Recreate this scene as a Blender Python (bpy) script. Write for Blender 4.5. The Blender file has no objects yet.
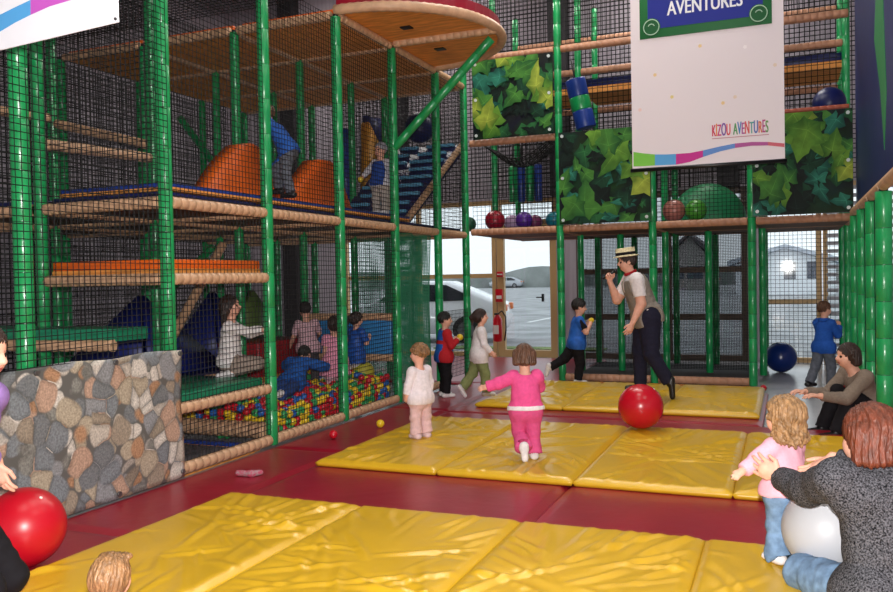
import bpy, bmesh, math, random
import numpy as np
from mathutils import Vector, Matrix
random.seed(7)
RNG = np.random.default_rng(7)
SC = bpy.context.scene
COL = SC.collection
PI = math.pi

# ------------------------------------------------------------------ camera model (also used to place things on the floor)
FPX, HC = 830.0, 1.45
PSI, PIT, ROLL = math.atan(342 / FPX), math.radians(-1.27), math.radians(1.1)
FW = np.array([-math.sin(PSI) * math.cos(PIT), math.cos(PSI) * math.cos(PIT), math.sin(PIT)])
R0 = np.cross(FW, [0, 0, 1]); R0 /= np.linalg.norm(R0); U0 = np.cross(R0, FW)
RT = R0 * math.cos(ROLL) - U0 * math.sin(ROLL); UPV = U0 * math.cos(ROLL) + R0 * math.sin(ROLL)
cam_d = bpy.data.cameras.new('camera'); cam = bpy.data.objects.new('camera', cam_d); COL.objects.link(cam)
cam_d.sensor_width = 36; cam_d.lens = FPX / 893 * 36; cam_d.clip_start = .05; cam_d.clip_end = 400
M3 = Matrix(((RT[0], UPV[0], -FW[0]), (RT[1], UPV[1], -FW[1]), (RT[2], UPV[2], -FW[2])))
cam.matrix_world = Matrix.Translation((0, 0, HC)) @ M3.to_4x4()
SC.camera = cam

# ------------------------------------------------------------------ materials
def lin(c):
    return tuple(((v / 255) / 12.92 if v / 255 <= .04045 else ((v / 255 + .055) / 1.055) ** 2.4) for v in c) + (1.0,)
MATS = {}
def mat(name, rgb, rough=.5, spec=.5, noise=0, nscale=20, bump=0, bscale=40, metal=0, emit=None, stretch=None, coat=0, rgb2=None, sheen=0):
    if name in MATS: return MATS[name]
    m = bpy.data.materials.new(name); m.use_nodes = True; nt = m.node_tree; b = nt.nodes['Principled BSDF']
    col = lin(rgb)
    b.inputs['Base Color'].default_value = col; b.inputs['Roughness'].default_value = rough
    b.inputs['Specular IOR Level'].default_value = spec; b.inputs['Metallic'].default_value = metal
    if coat: b.inputs['Coat Weight'].default_value = coat; b.inputs['Coat Roughness'].default_value = .15
    if sheen: b.inputs['Sheen Weight'].default_value = sheen
    if emit: b.inputs['Emission Color'].default_value = lin(rgb); b.inputs['Emission Strength'].default_value = emit
    tc = nt.nodes.new('ShaderNodeTexCoord'); src = tc.outputs['Object']
    if stretch:
        mp = nt.nodes.new('ShaderNodeMapping'); mp.inputs['Scale'].default_value = stretch
        nt.links.new(src, mp.inputs['Vector']); src = mp.outputs['Vector']
    if noise or rgb2:
        n = nt.nodes.new('ShaderNodeTexNoise'); n.inputs['Scale'].default_value = nscale; n.inputs['Detail'].default_value = 4
        nt.links.new(src, n.inputs['Vector'])
        r = nt.nodes.new('ShaderNodeValToRGB')
        c2 = lin(rgb2) if rgb2 else None
        r.color_ramp.elements[0].color = tuple(min(1, v * (1 - noise)) for v in col[:3]) + (1,)
        r.color_ramp.elements[1].color = c2 or (tuple(min(1, v * (1 + noise)) for v in col[:3]) + (1,))
        r.color_ramp.elements[0].position = .35; r.color_ramp.elements[1].position = .65
        nt.links.new(n.outputs['Fac'], r.inputs['Fac']); nt.links.new(r.outputs['Color'], b.inputs['Base Color'])
    if bump:
        n2 = nt.nodes.new('ShaderNodeTexNoise'); n2.inputs['Scale'].default_value = bscale; n2.inputs['Detail'].default_value = 3
        nt.links.new(src, n2.inputs['Vector'])
        bp = nt.nodes.new('ShaderNodeBump'); bp.inputs['Strength'].default_value = bump; bp.inputs['Distance'].default_value = .02
        nt.links.new(n2.outputs['Fac'], bp.inputs['Height']); nt.links.new(bp.outputs['Normal'], b.inputs['Normal'])
    MATS[name] = m
    return m

def vcol_mat(name, rough=.45, spec=.4):
    m = bpy.data.materials.new(name); m.use_nodes = True; nt = m.node_tree; b = nt.nodes['Principled BSDF']
    a = nt.nodes.new('ShaderNodeVertexColor'); a.layer_name = 'Col'
    n = nt.nodes.new('ShaderNodeTexNoise'); n.inputs['Scale'].default_value = 9; n.inputs['Detail'].default_value = 5
    mx = nt.nodes.new('ShaderNodeMixRGB'); mx.blend_type = 'OVERLAY'; mx.inputs['Fac'].default_value = .75
    nt.links.new(a.outputs['Color'], mx.inputs['Color1']); nt.links.new(n.outputs['Fac'], mx.inputs['Color2'])
    nt.links.new(mx.outputs['Color'], b.inputs['Base Color'])
    b.inputs['Roughness'].default_value = rough; b.inputs['Specular IOR Level'].default_value = spec
    MATS[name] = m; return m

# ------------------------------------------------------------------ objects and tags
def tag(o, label=None, cat=None, group=None, kind=None):
    if label: o['label'] = label
    if cat: o['category'] = cat
    if group: o['group'] = group
    if kind: o['kind'] = kind
    return o
def thing(name, label, cat, loc=(0, 0, 0), group=None, rz=0):
    o = bpy.data.objects.new(name, None); COL.objects.link(o); o.location = loc; o.rotation_euler = (0, 0, rz)
    o.empty_display_size = .05
    return tag(o, label, cat, group)
class MB:
    """collects shapes of one mesh; coordinates are local to its thing"""
    def __init__(s): s.v = []; s.f = []; s.sm = []; s.mi = []; s.cur = 0
    def add(s, vs, fs, smooth=False):
        b = len(s.v); s.v.extend([tuple(map(float, p)) for p in vs])
        for f in fs: s.f.append(tuple(b + i for i in f)); s.sm.append(smooth); s.mi.append(s.cur)
        return s
    def box(s, lo, hi, bev=0):
        x0, y0, z0 = lo; x1, y1, z1 = hi
        if bev:
            bm = bmesh.new(); bmesh.ops.create_cube(bm, size=1)
            for v in bm.verts: v.co = Vector((x0 + (v.co.x + .5) * (x1 - x0), y0 + (v.co.y + .5) * (y1 - y0), z0 + (v.co.z + .5) * (z1 - z0)))
            bmesh.ops.bevel(bm, geom=bm.edges[:], offset=bev, segments=2, affect='EDGES', profile=.5)
            s.bm(bm, True); return s
        v = [(x0, y0, z0), (x1, y0, z0), (x1, y1, z0), (x0, y1, z0), (x0, y0, z1), (x1, y0, z1), (x1, y1, z1), (x0, y1, z1)]
        return s.add(v, [(0, 3, 2, 1), (4, 5, 6, 7), (0, 1, 5, 4), (1, 2, 6, 5), (2, 3, 7, 6), (3, 0, 4, 7)])
    def bm(s, bm, smooth=False):
        bm.verts.index_update(); s.add([v.co[:] for v in bm.verts], [[v.index for v in f.verts] for f in bm.faces], smooth); bm.free(); return s
    def tube(s, pts, rad, n=10, cap=True, smooth=True, flat=1.0):
        """rings along a path; rad is a number or one per point"""
        P = [np.array(p, float) for p in pts]; R = rad if hasattr(rad, '__len__') else [rad] * len(P)
        b = len(s.v); prev = None; V = []
        for i, p in enumerate(P):
            d = P[min(i + 1, len(P) - 1)] - P[max(i - 1, 0)]; d = d / (np.linalg.norm(d) + 1e-12)
            if prev is None:
                a = np.array([0, 0, 1.]) if abs(d[2]) < .9 else np.array([1., 0, 0])
                e = np.cross(d, a)
            else: e = prev - d * (prev @ d)
            e = e / (np.linalg.norm(e) + 1e-12); prev = e; g = np.cross(d, e)
            for k in range(n):
                t = 2 * PI * k / n; V.append(p + R[i] * (math.cos(t) * e + flat * math.sin(t) * g))
        F = []
        for i in range(len(P) - 1):
            for k in range(n): F.append((i * n + k, i * n + (k + 1) % n, (i + 1) * n + (k + 1) % n, (i + 1) * n + k))
        s.add(V, F, smooth)
        if cap:
            b0 = len(s.v) - len(V)
            s.f.append(tuple(b0 + k for k in range(n))[::-1]); s.sm.append(False); s.mi.append(s.cur)
            s.f.append(tuple(b0 + (len(P) - 1) * n + k for k in range(n))); s.sm.append(False); s.mi.append(s.cur)
        return s
    def ell(s, c, r, nu=16, nv=10, rot=None):
        V = []; F = []; r = r if hasattr(r, '__len__') else (r, r, r)
        for j in range(nv + 1):
            th = PI * j / nv
            for i in range(nu):
                ph = 2 * PI * i / nu
                p = np.array([r[0] * math.sin(th) * math.cos(ph), r[1] * math.sin(th) * math.sin(ph), r[2] * math.cos(th)])
                if rot is not None: p = rot @ p
                V.append(p + np.array(c))
        for j in range(nv):
            for i in range(nu):
                a, b_, c_, d = j * nu + i, (j + 1) * nu + i, (j + 1) * nu + (i + 1) % nu, j * nu + (i + 1) % nu
                F.append((a, b_, c_, d))
        return s.add(V, F, True)
    def prism(s, outline, fn, t0, t1):
        """outline: 2D points; fn(a, b, t) -> 3D; extruded from t0 to t1"""
        n = len(outline)
        V = [fn(a, b, t0) for a, b in outline] + [fn(a, b, t1) for a, b in outline]
        F = [tuple(range(n))[::-1], tuple(range(n, 2 * n))] + [(i, (i + 1) % n, n + (i + 1) % n, n + i) for i in range(n)]
        return s.add(V, F)
    def build(s, name, m, parent=None, fix=True):
        me = bpy.data.meshes.new(name); me.from_pydata(s.v, [], s.f); me.update()
        for mm in (m if isinstance(m, (list, tuple)) else [m]): me.materials.append(mm)
        me.polygons.foreach_set('use_smooth', s.sm); me.polygons.foreach_set('material_index', s.mi)
        if fix:
            bm = bmesh.new(); bm.from_mesh(me); bmesh.ops.remove_doubles(bm, verts=bm.verts, dist=1e-6)
            bmesh.ops.recalc_face_normals(bm, faces=bm.faces); bm.to_mesh(me); bm.free()
        o = bpy.data.objects.new(name, me); COL.objects.link(o)
        if parent: o.parent = parent
        return o
def copy_tree(o, parent=None):
    c = o.copy(); COL.objects.link(c)
    if parent: c.parent = parent
    for ch in list(o.children): copy_tree(ch, c)
    return c

# ------------------------------------------------------------------ rounded bodies: a signed distance field meshed with surface nets
class SDF:
    def __init__(s): s.p = []
    def cone(s, a, b, ra, rb, lab='', k=.02, sq=None):
        s.p.append(('c', np.array(a, float), np.array(b, float), ra, rb, lab, k, sq)); return s
    def ell(s, c, r, lab='', k=.02, R=None):
        s.p.append(('e', np.array(c, float), np.array(r if hasattr(r, '__len__') else (r, r, r), float), None, None, lab, k, R)); return s
    def cut(s, c, r, k=.01, R=None):
        s.p.append(('x', np.array(c, float), np.array(r if hasattr(r, '__len__') else (r, r, r), float), None, None, '', k, R)); return s
    @staticmethod
    def d(p, X):
        if p[0] == 'c':
            _, a, b, ra, rb, _, _, sq = p; ba = b - a; L = ba @ ba + 1e-12
            t = np.clip(((X - a) @ ba) / L, 0, 1); q = X - a - t[..., None] * ba
            if sq is not None:
                n, f = sq; q = q + ((1 / f - 1) * (q @ n))[..., None] * n
                dd = np.sqrt((q * q).sum(-1)) - (ra + (rb - ra) * t); return dd * (min(1, f) ** .5), t
            return np.sqrt((q * q).sum(-1)) - (ra + (rb - ra) * t), t
        _, c, r, _, _, _, _, R = p; q = X - c
        if R is not None: q = q @ R
        k0 = np.sqrt(((q / r) ** 2).sum(-1)); k1 = np.sqrt(((q / (r * r)) ** 2).sum(-1)) + 1e-9
        return k0 * (k0 - 1) / k1, np.zeros(X.shape[:-1])
    @staticmethod
    def box_of(p, m):
        if p[0] == 'c': r = max(p[3], p[4]) * (max(1, p[7][1]) if p[7] else 1) + m; return np.minimum(p[1], p[2]) - r, np.maximum(p[1], p[2]) + r
        r = p[2].max() + m; return p[1] - r, p[1] + r
    def full(s, X):
        D = np.full(X.shape[:-1], 9.0); best = np.full(X.shape[:-1], 9.0); idx = np.zeros(X.shape[:-1], int); T = np.zeros(X.shape[:-1])
        for i, p in enumerate(s.p):
            lo, hi = s.box_of(p, .12); w = np.all((X > lo) & (X < hi), -1)
            if not w.any(): continue
            d, t = s.d(p, X[w]); k = p[6]; Dw = D[w]
            if p[0] == 'x':
                h = np.clip(.5 - .5 * (Dw + d) / k, 0, 1); D[w] = Dw * (1 - h) - d * h + k * h * (1 - h); continue
            h = np.clip(.5 + .5 * (Dw - d) / k, 0, 1); D[w] = Dw * (1 - h) + d * h - k * h * (1 - h)
            bw = best[w]; m = d < bw; iw = idx[w]; tw = T[w]; bw[m] = d[m]; iw[m] = i; tw[m] = t[m]; best[w] = bw; idx[w] = iw; T[w] = tw
        return D, idx, T
    def mesh(s, vox=.01):
        los, his = zip(*[s.box_of(p, .03) for p in s.p if p[0] != 'x']); lo = np.min(los, 0); hi = np.max(his, 0)
        n = np.ceil((hi - lo) / vox).astype(int) + 2
        D = np.full(n, 9.0, np.float32)
        ax = [lo[i] + vox * np.arange(n[i]) for i in range(3)]
        for p in s.p:
            a, b = s.box_of(p, .05); i0 = np.maximum(((a - lo) / vox).astype(int), 0); i1 = np.minimum(((b - lo) / vox).astype(int) + 2, n)
            if (i1 <= i0).any(): continue
            sl = tuple(slice(i0[j], i1[j]) for j in range(3))
            G = np.stack(np.meshgrid(*[ax[j][i0[j]:i1[j]] for j in range(3)], indexing='ij'), -1)
            d, _ = s.d(p, G); k = p[6]; Dw = D[sl]
            if p[0] == 'x':
                h = np.clip(.5 - .5 * (Dw + d) / k, 0, 1); D[sl] = Dw * (1 - h) - d * h + k * h * (1 - h)
            else:
                h = np.clip(.5 + .5 * (Dw - d) / k, 0, 1); D[sl] = Dw * (1 - h) + d * h - k * h * (1 - h)
        I = D < 0
        c = n - 1; cnt = np.zeros(c, int); acc = np.zeros(tuple(c) + (3,))
        offs = [(0, 0, 0), (1, 0, 0), (0, 1, 0), (1, 1, 0), (0, 0, 1), (1, 0, 1), (0, 1, 1), (1, 1, 1)]
        sub = lambda A, o: A[o[0]:o[0] + c[0], o[1]:o[1] + c[1], o[2]:o[2] + c[2]]
        allin = np.ones(c, bool); anyin = np.zeros(c, bool)
        for o in offs: q = sub(I, o); allin &= q; anyin |= q
        cells = np.argwhere(anyin & ~allin); vid = np.full(c, -1); vid[tuple(cells.T)] = np.arange(len(cells))
        P = np.zeros((len(cells), 3)); W = np.zeros(len(cells))
        for a_ in offs:
            for j in range(3):
                if a_[j]: continue
                b_ = list(a_); b_[j] = 1
                da = D[tuple((cells + a_).T)]; db = D[tuple((cells + b_).T)]; m = (da < 0) != (db < 0)
                t = np.where(m, da / np.where(np.abs(da - db) < 1e-9, 1, da - db), 0)
                pos = cells + np.array(a_); pos = pos.astype(float); pos[:, j] += t
                P[m] += pos[m]; W[m] += 1
        V = lo + vox * P / W[:, None]
        F = []
        for j in range(3):
            e = np.eye(3, dtype=int)[j]; u, w_ = [np.eye(3, dtype=int)[(j + 1) % 3], np.eye(3, dtype=int)[(j + 2) % 3]]
            A = I[tuple(slice(0, n[i] - e[i]) for i in range(3))]; B = I[tuple(slice(e[i], n[i]) for i in range(3))]
            E_ = np.argwhere(A != B)
            ok = (E_[:, (j + 1) % 3] > 0) & (E_[:, (j + 2) % 3] > 0); E_ = E_[ok]; ins = A[tuple(E_.T)]
            q = [vid[tuple(np.minimum(np.maximum(E_ + o, 0), np.array(c) - 1).T)] for o in (0 * u, -u, -u - w_, -w_)]
            Q = np.stack(q, 1); Q[~ins] = Q[~ins][:, ::-1]; Q = Q[(Q >= 0).all(1)]; F.append(Q)
        F = np.concatenate(F)
        for _ in range(2):
            d0, idx, T = s.full(V); eps = vox * .3; g = np.stack([s.full(V + eps * np.eye(3)[i])[0] - d0 for i in range(3)], 1) / eps
            g2 = (g * g).sum(1); step = np.clip(d0 / np.maximum(g2, .2), -vox, vox); V = V - g * step[:, None]
        d0, idx, T = s.full(V)
        N = g / (np.linalg.norm(g, axis=1)[:, None] + 1e-9)
        return V, F, idx, T, N
def np_mesh(name, V, F, mats, parent=None, mi=None, smooth=True):
    me = bpy.data.meshes.new(name); me.from_pydata(V.tolist() if hasattr(V, 'tolist') else V, [], F.tolist() if hasattr(F, 'tolist') else F)
    for m in (mats if isinstance(mats, (list, tuple)) else [mats]): me.materials.append(m)
    if smooth: me.polygons.foreach_set('use_smooth', [True] * len(me.polygons))
    if mi is not None: me.polygons.foreach_set('material_index', list(map(int, mi)))
    me.update()
    o = bpy.data.objects.new(name, me); COL.objects.link(o)
    if parent: o.parent = parent
    return o
# ------------------------------------------------------------------ people
PROP = {
 'adult': dict(head=.135, hip=.51, torso=.295, hc=.116, sh=.105, hp=.05, ua=.165, fa=.145, hand=.105, th=.245, shn=.235, an=.03, foot=.15,
               r=dict(waist=.066, chest=.078, pel=.07, sho=.036, ua=(.03, .025), fa=(.026, .017), th=(.056, .036), sh=(.035, .022), neck=.032)),
 'child': dict(head=.168, hip=.47, torso=.295, hc=.145, sh=.098, hp=.05, ua=.15, fa=.13, hand=.09, th=.22, shn=.215, an=.035, foot=.145,
               r=dict(waist=.078, chest=.08, pel=.08, sho=.038, ua=(.032, .027), fa=(.027, .02), th=(.058, .04), sh=(.04, .027), neck=.034)),
 'toddler': dict(head=.195, hip=.41, torso=.305, hc=.165, sh=.105, hp=.055, ua=.135, fa=.12, hand=.085, th=.19, shn=.185, an=.035, foot=.145,
               r=dict(waist=.105, chest=.098, pel=.105, sho=.045, ua=(.04, .034), fa=(.033, .025), th=(.07, .052), sh=(.05, .036), neck=.042)),
}
def nrm(v): v = np.array(v, float); return v / (np.linalg.norm(v) + 1e-12)
def rotm(ax, deg):
    ax = nrm(ax); a = math.radians(deg); K = np.array([[0, -ax[2], ax[1]], [ax[2], 0, -ax[0]], [-ax[1], ax[0], 0]])
    return np.eye(3) + math.sin(a) * K + (1 - math.cos(a)) * K @ K
SKIN = mat('skin', (226, 170, 146), .55, .35, noise=.06, nscale=30)
SKIN2 = mat('skin_tan', (205, 150, 122), .55, .35, noise=.06, nscale=30)
EYE = mat('eye_dark', (40, 28, 24), .25); LIP = mat('lips', (176, 92, 88), .5); 
def wrinkle(V, amp, lam, seed):
    r = np.random.default_rng(seed); D = np.zeros(len(V))
    for i in range(6):
        k = nrm(r.normal(size=3)) * 2 * PI / (lam * r.uniform(.7, 1.6)); D += np.sin(V @ k + r.uniform(0, 6.28)) / 6
    return amp * 1.6 * D
def person(label, h, kind, pos, heading, pose, garments, hair=None, anchor='foot', skin=None, vox=None, group=None, cat='person', name='person', extra=None, ears=True, fist=False, bulk=1.0, headscale=1.0):
    p = PROP[kind]; r = p['r']; a = math.radians(heading)
    f = np.array([math.cos(a), math.sin(a), 0]); l = np.array([-f[1], f[0], 0]); u = np.array([0, 0, 1.])
    B = np.stack([f, l, u], 1); w = lambda d: nrm(d[1]) if isinstance(d[0], str) else B @ nrm(d)
    lf, ll = pose.get('lean', (0, 0)); td = w((lf, ll, 1)); pel = np.zeros(3)
    sl = l - td * (l @ td); sl = rotm(td, pose.get('twist', 0)) @ nrm(sl); fd = np.cross(sl, td)
    neck = pel + td * p['torso'] * h
    hdr = nrm(td + .0 * u) if 'neck' not in pose else w(pose['neck'])
    hyaw, hpit, hrol = (tuple(pose.get('head', (0, 0, 0))) + (0, 0, 0))[:3]
    hc = neck + hdr * p['hc'] * h * pose.get('necklen', 1)
    fh = np.array([f[0], f[1], 0]) if 'headfree' in pose else nrm(fd - u * (fd @ u) * .5)
    fh = rotm(u, hyaw) @ fh; lh = nrm(np.cross(u, fh)); fh = rotm(lh, -hpit) @ nrm(fh); uh = np.cross(fh, lh)
    if hrol: lh = rotm(fh, hrol) @ lh; uh = rotm(fh, hrol) @ uh
    hh = p['head'] * h * headscale; RH = np.stack([fh, lh, uh], 1)
    S = SDF()
    S.cone(pel - l * p['hp'] * h * .8, pel + l * p['hp'] * h * .8, r['pel'] * h * bulk, r['pel'] * h * bulk, 'pelvis', .03, (f, .9))
    mid = pel + td * p['torso'] * h * .42; chest = pel + td * p['torso'] * h * .74
    S.cone(pel + td * .02 * h, mid, r['waist'] * h * bulk * 1.05, r['waist'] * h * bulk, 'belly', .03, (fd, .85))
    S.cone(mid, chest, r['waist'] * h * bulk, r['chest'] * h * bulk, 'chest', .04, (fd, .78))
    shz = neck - td * .022 * h
    for s_ in (1, -1):
        S.cone(chest + sl * s_ * .03 * h, shz + sl * s_ * (p['sh'] - .012) * h, r['chest'] * h * .72 * bulk, r['sho'] * h * bulk, 'chest', .03, (fd, .85))
    S.cone(neck - td * .03 * h, hc - uh * hh * .2, r['neck'] * h * 1.1, r['neck'] * h, 'neck', .02)
    # head
    S.ell(hc + uh * .08 * hh - fh * .06 * hh, np.array([.43, .355, .42]) * hh, 'head', .02, RH)
    S.ell(hc + fh * .1 * hh - uh * .23 * hh, np.array([.29, .275, .27]) * hh, 'head', .03, RH)
    for s_ in (1, -1):
        S.ell(hc + fh * .2 * hh - uh * .14 * hh + lh * s_ * .15 * hh, np.array([.15, .14, .15]) * hh, 'head', .03, RH)
        if ears: S.ell(hc - fh * .04 * hh - uh * .06 * hh + lh * s_ * .35 * hh, np.array([.09, .03, .13]) * hh, 'head', .008, RH)
        S.cut(hc + fh * .43 * hh + uh * .0 * hh + lh * s_ * .16 * hh, np.array([.07, .1, .06]) * hh, .02, RH)
    S.ell(hc + fh * .385 * hh - uh * .09 * hh, np.array([.11, .055, .075]) * hh, 'head', .012, RH)
    S.cone(hc + fh * .36 * hh + uh * .03 * hh, hc + fh * .42 * hh - uh * .1 * hh, .03 * hh, .045 * hh, 'head', .012)
    info = dict(hc=hc, fh=fh, lh=lh, uh=uh, hh=hh, h=h, pel=pel, td=td, neck=neck, f=f, l=l, sl=sl, fd=fd, B=B)
    lows = []
    def hand(wr, d, n, L, curl, spread, side):
        d = nrm(d); n = nrm(n - d * (n @ d)); sd = np.cross(d, n) * side
        S.cone(wr, wr + d * .42 * L, .17 * L, .21 * L, 'hand', .012, (n, .55))
        rf = max(.052 * L, .0045)
        for i, (ln, ff) in enumerate(zip((.4, .47, .43, .33), (1.0, 1.05, 1.0, .92))):
            o = (i - 1.5); b = wr + d * .44 * L * ff + sd * o * .125 * L
            dd = nrm(d + sd * o * spread); ax = np.cross(dd, n)
            d1 = rotm(ax, curl * .5) @ dd; d2 = rotm(ax, curl * 1.15) @ dd; d3 = rotm(ax, curl * 1.8) @ dd
            q1 = b + d1 * ln * .45 * L; q2 = q1 + d2 * ln * .32 * L; q3 = q2 + d3 * ln * .25 * L
            S.cone(b - d * .1 * L, q1, rf * 1.15, rf, 'hand', .004); S.cone(q1, q2, rf, rf * .95, 'hand', .002); S.cone(q2, q3, rf * .95, rf * .8, 'hand', .002)
        tb = wr + d * .14 * L - sd * .17 * L
        t1 = tb + nrm(d * .75 - sd * .6 + n * .25) * .24 * L; t2 = t1 + nrm(d * .95 - sd * .15 + n * .3) * .2 * L
        S.cone(tb + sd * .06 * L, t1, rf * 1.5, rf * 1.15, 'hand', .008); S.cone(t1, t2, rf * 1.15, rf * .9, 'hand', .002)
        info['hand%+d' % side] = wr + d * .5 * L + n * .08 * L
    for s_, nm in ((1, 'armL'), (-1, 'armR')):
        A = pose.get(nm, ((.05, .12 * s_, -1), (.2, .05 * s_, -1)))
        sp = shz + sl * s_ * p['sh'] * h
        if isinstance(A[0], str):
            tg = np.array(A[1], float) - np.array(pos, float); la, lb = p['ua'] * h, p['fa'] * h; dv = tg - sp; D_ = min(np.linalg.norm(dv), (la + lb) * .985); dv = nrm(dv); ca = np.clip((la * la + D_ * D_ - lb * lb) / (2 * la * D_), -1, 1)
            pv = np.array(A[2], float); pv = nrm(pv - dv * (pv @ dv)); el = sp + la * (dv * ca + pv * math.sqrt(1 - ca * ca)); wr = sp + dv * D_; d1 = nrm(el - sp); d2 = nrm(wr - el); A = (None, None) + tuple(A[3:])
            hw = lambda q: nrm(q)
        else:
            d1, d2 = w(A[0]), w(A[1]); el = sp + d1 * p['ua'] * h; wr = el + d2 * p['fa'] * h; hw = w
        S.cone(sp, el, r['ua'][0] * h * bulk, r['ua'][1] * h * bulk, 'uarm', .025); S.cone(el, wr, r['fa'][0] * h * bulk, r['fa'][1] * h, 'farm', .012)
        hd = hw(A[2]) if len(A) > 2 and A[2] is not None else d2
        n = hw(A[3]) if len(A) > 3 and A[3] is not None else (-l * s_ * .8 + f * .3)
        hand(wr, hd, np.array(n, float), p['hand'] * h, A[4] if len(A) > 4 else 28, .12, s_)
        info['wr%+d' % s_] = wr; info['el%+d' % s_] = el
    for s_, nm in ((1, 'legL'), (-1, 'legR')):
        A = pose.get(nm, ((.03, .04 * s_, -1), (-.03, 0, -1)))
        d1, d2 = w(A[0]), w(A[1]); hp = pel + l * s_ * p['hp'] * h - u * .01 * h; kn = hp + d1 * p['th'] * h; an = kn + d2 * p['shn'] * h
        S.cone(hp, kn, r['th'][0] * h * bulk, r['th'][1] * h * bulk, 'thigh', .03); S.cone(kn, an, r['sh'][0] * h * bulk, r['sh'][1] * h, 'shin', .015)
        ft = w(A[2]) if len(A) > 2 else nrm(np.array([f[0], f[1], 0]) - .0 * u)
        fu = nrm(-d2 - ft * (-d2 @ ft)); fl = p['foot'] * h
        heel = an - fu * p['an'] * h * .35 - ft * .18 * fl; toe = an - fu * p['an'] * h * .55 + ft * .62 * fl
        S.cone(heel, toe, p['an'] * h * .72, p['an'] * h * .5, 'foot', .012, (np.cross(ft, fu), 1.25))
        lo = min(heel[2] - p['an'] * h * .72, toe[2] - p['an'] * h * .5); lows.append((lo, s_, an)); info['kn%+d' % s_] = kn; info['an%+d' % s_] = an
    # place
    lo = min(lows)
    if anchor == 'pelvis': off = np.array(pos, float)
    else:
        an = {'foot': lo[2], 'footL': lows[0][2], 'footR': lows[1][2], 'mid': pel}[anchor]
        off = np.array([pos[0] - an[0], pos[1] - an[1], pos[2] - lo[0] + .004])
    base = np.array([off[0], off[1], pos[2] if anchor != 'pelvis' else pose.get('ground', 0)]); sh = off - base
    root = thing(name, label, cat, tuple(base), group)
    for k_ in list(info):
        if k_ in ('hc', 'pel', 'neck') or k_[:2] in ('wr', 'el', 'kn', 'an') or k_.startswith('hand'): info[k_] = info[k_] + sh
    S.p = [(q[0], q[1] + sh, (q[2] + sh) if q[0] == 'c' else q[2]) + tuple(q[3:]) for q in S.p]
    info['base'] = base; info['root'] = root; hc = info['hc']
    V, F, idx, T, N = S.mesh(vox or (.0055 if kind != 'adult' else .0065))
    labs = np.array([q[5] for q in S.p]); L = labs[idx]
    loc = (V - hc) @ RH / hh; mi_v = np.zeros(len(V), int)
    for s_ in (1, -1):
        e = ((loc - np.array([.36, .155 * s_, -.005])) / np.array([.2, .065, .036])); mi_v[(e * e).sum(1) < 1] = 1
    e = ((loc - np.array([.38, 0, -.27])) / np.array([.2, .11, .028])); mi_v[(e * e).sum(1) < 1] = 2
    body = np_mesh('body', V, F, [skin or SKIN, EYE, LIP], root, mi_v[F].max(1))
    s_along = (V - info['pel']) @ td
    for gi, g in enumerate(garments):
        gname, sel, th, m = g[:4]; opt = g[4] if len(g) > 4 else {}
        ok = np.zeros(len(V), bool)
        for lab, (t0, t1) in sel.items(): ok |= (L == lab) & (T >= t0) & (T <= t1)
        if 'hem' in opt:
            hm = opt['hem'] * h; tor = np.isin(L, ['pelvis', 'belly', 'thigh', 'chest']); ok = np.where(tor, ok | (np.isin(L, ['pelvis', 'thigh', 'belly'])), ok); ok &= ~((L == 'thigh') & (T > opt.get('thighmax', 1))); ok &= ~(tor & (s_along < hm))
        if 'top' in opt: ok |= (np.isin(L, ['belly', 'pelvis'])) & (s_along < opt['top'] * h)
        if 'fn' in opt: ok = opt['fn'](ok, V, L, T, info)
        FF = F[ok[F].all(1)]; used = np.unique(FF); remap = np.full(len(V), -1); remap[used] = np.arange(len(used)); FF = remap[FF]
        d = np.full(len(used), th * 1.0)
        if 'flare' in opt:
            for lab, (t0, amt) in opt['flare'].items(): mm = (L[used] == lab); d += np.where(mm, np.clip((T[used] - t0) / (1 - t0 + 1e-6), 0, 1) * amt, 0)
        if 'hemflare' in opt: d += np.clip((opt['hem'] + .12) * h - s_along[used], 0, None) / (.12 * h) * opt['hemflare'] * np.isin(L[used], ['pelvis', 'belly', 'thigh', 'chest'])
        if 'hem' in opt and opt['hem'] < 0: d += np.clip((.13 * h - s_along[used]) / (.08 * h), 0, 1) * .011 * np.isin(L[used], ['pelvis', 'belly', 'thigh', 'chest'])
        Vw = V[used]; d = d + wrinkle(Vw, opt.get('wr', .004), opt.get('lam', .07), gi + 3)
        # smooth the displaced surface's hem
        e = np.concatenate([FF[:, [0, 1]], FF[:, [1, 2]], FF[:, [2, 3]], FF[:, [3, 0]]]); es = np.sort(e, 1)
        key = es[:, 0] * (len(used) + 1) + es[:, 1]; uq, inv, cn = np.unique(key, return_inverse=True, return_counts=True); be = e[cn[inv] == 1]
        Vg = Vw + N[used] * d[:, None]; Vi = Vw - N[used] * .002
        if len(be):
            nb = np.unique(be)
            for _ in range(8):
                acc = np.zeros_like(Vg); cc = np.zeros(len(Vg)); np.add.at(acc, be[:, 0], Vg[be[:, 1]]); np.add.at(acc, be[:, 1], Vg[be[:, 0]]); np.add.at(cc, be[:, 0], 1); np.add.at(cc, be[:, 1], 1)
                Vg[nb] = .5 * Vg[nb] + .5 * acc[nb] / cc[nb][:, None]
            Vi = np.where(True, Vg - N[used] * (d + .004)[:, None], Vi)
            m2 = np.full(len(used), -1); m2[nb] = len(used) + np.arange(len(nb))
            rim = np.stack([be[:, 1], be[:, 0], m2[be[:, 0]], m2[be[:, 1]]], 1)
            Va = np.concatenate([Vg, Vi[nb]]); FA = np.concatenate([FF, rim]); Bv = np.concatenate([Vw, Vw[nb]])
        else: Va, FA, Bv = Vg, FF, Vw
        mi = None; ms = m
        if 'paint' in opt:
            pm, pf = opt['paint']; ms = [m] + (pm if isinstance(pm, list) else [pm]); vi = pf(Va, info, Bv); mi = vi[FA].max(1)
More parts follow.
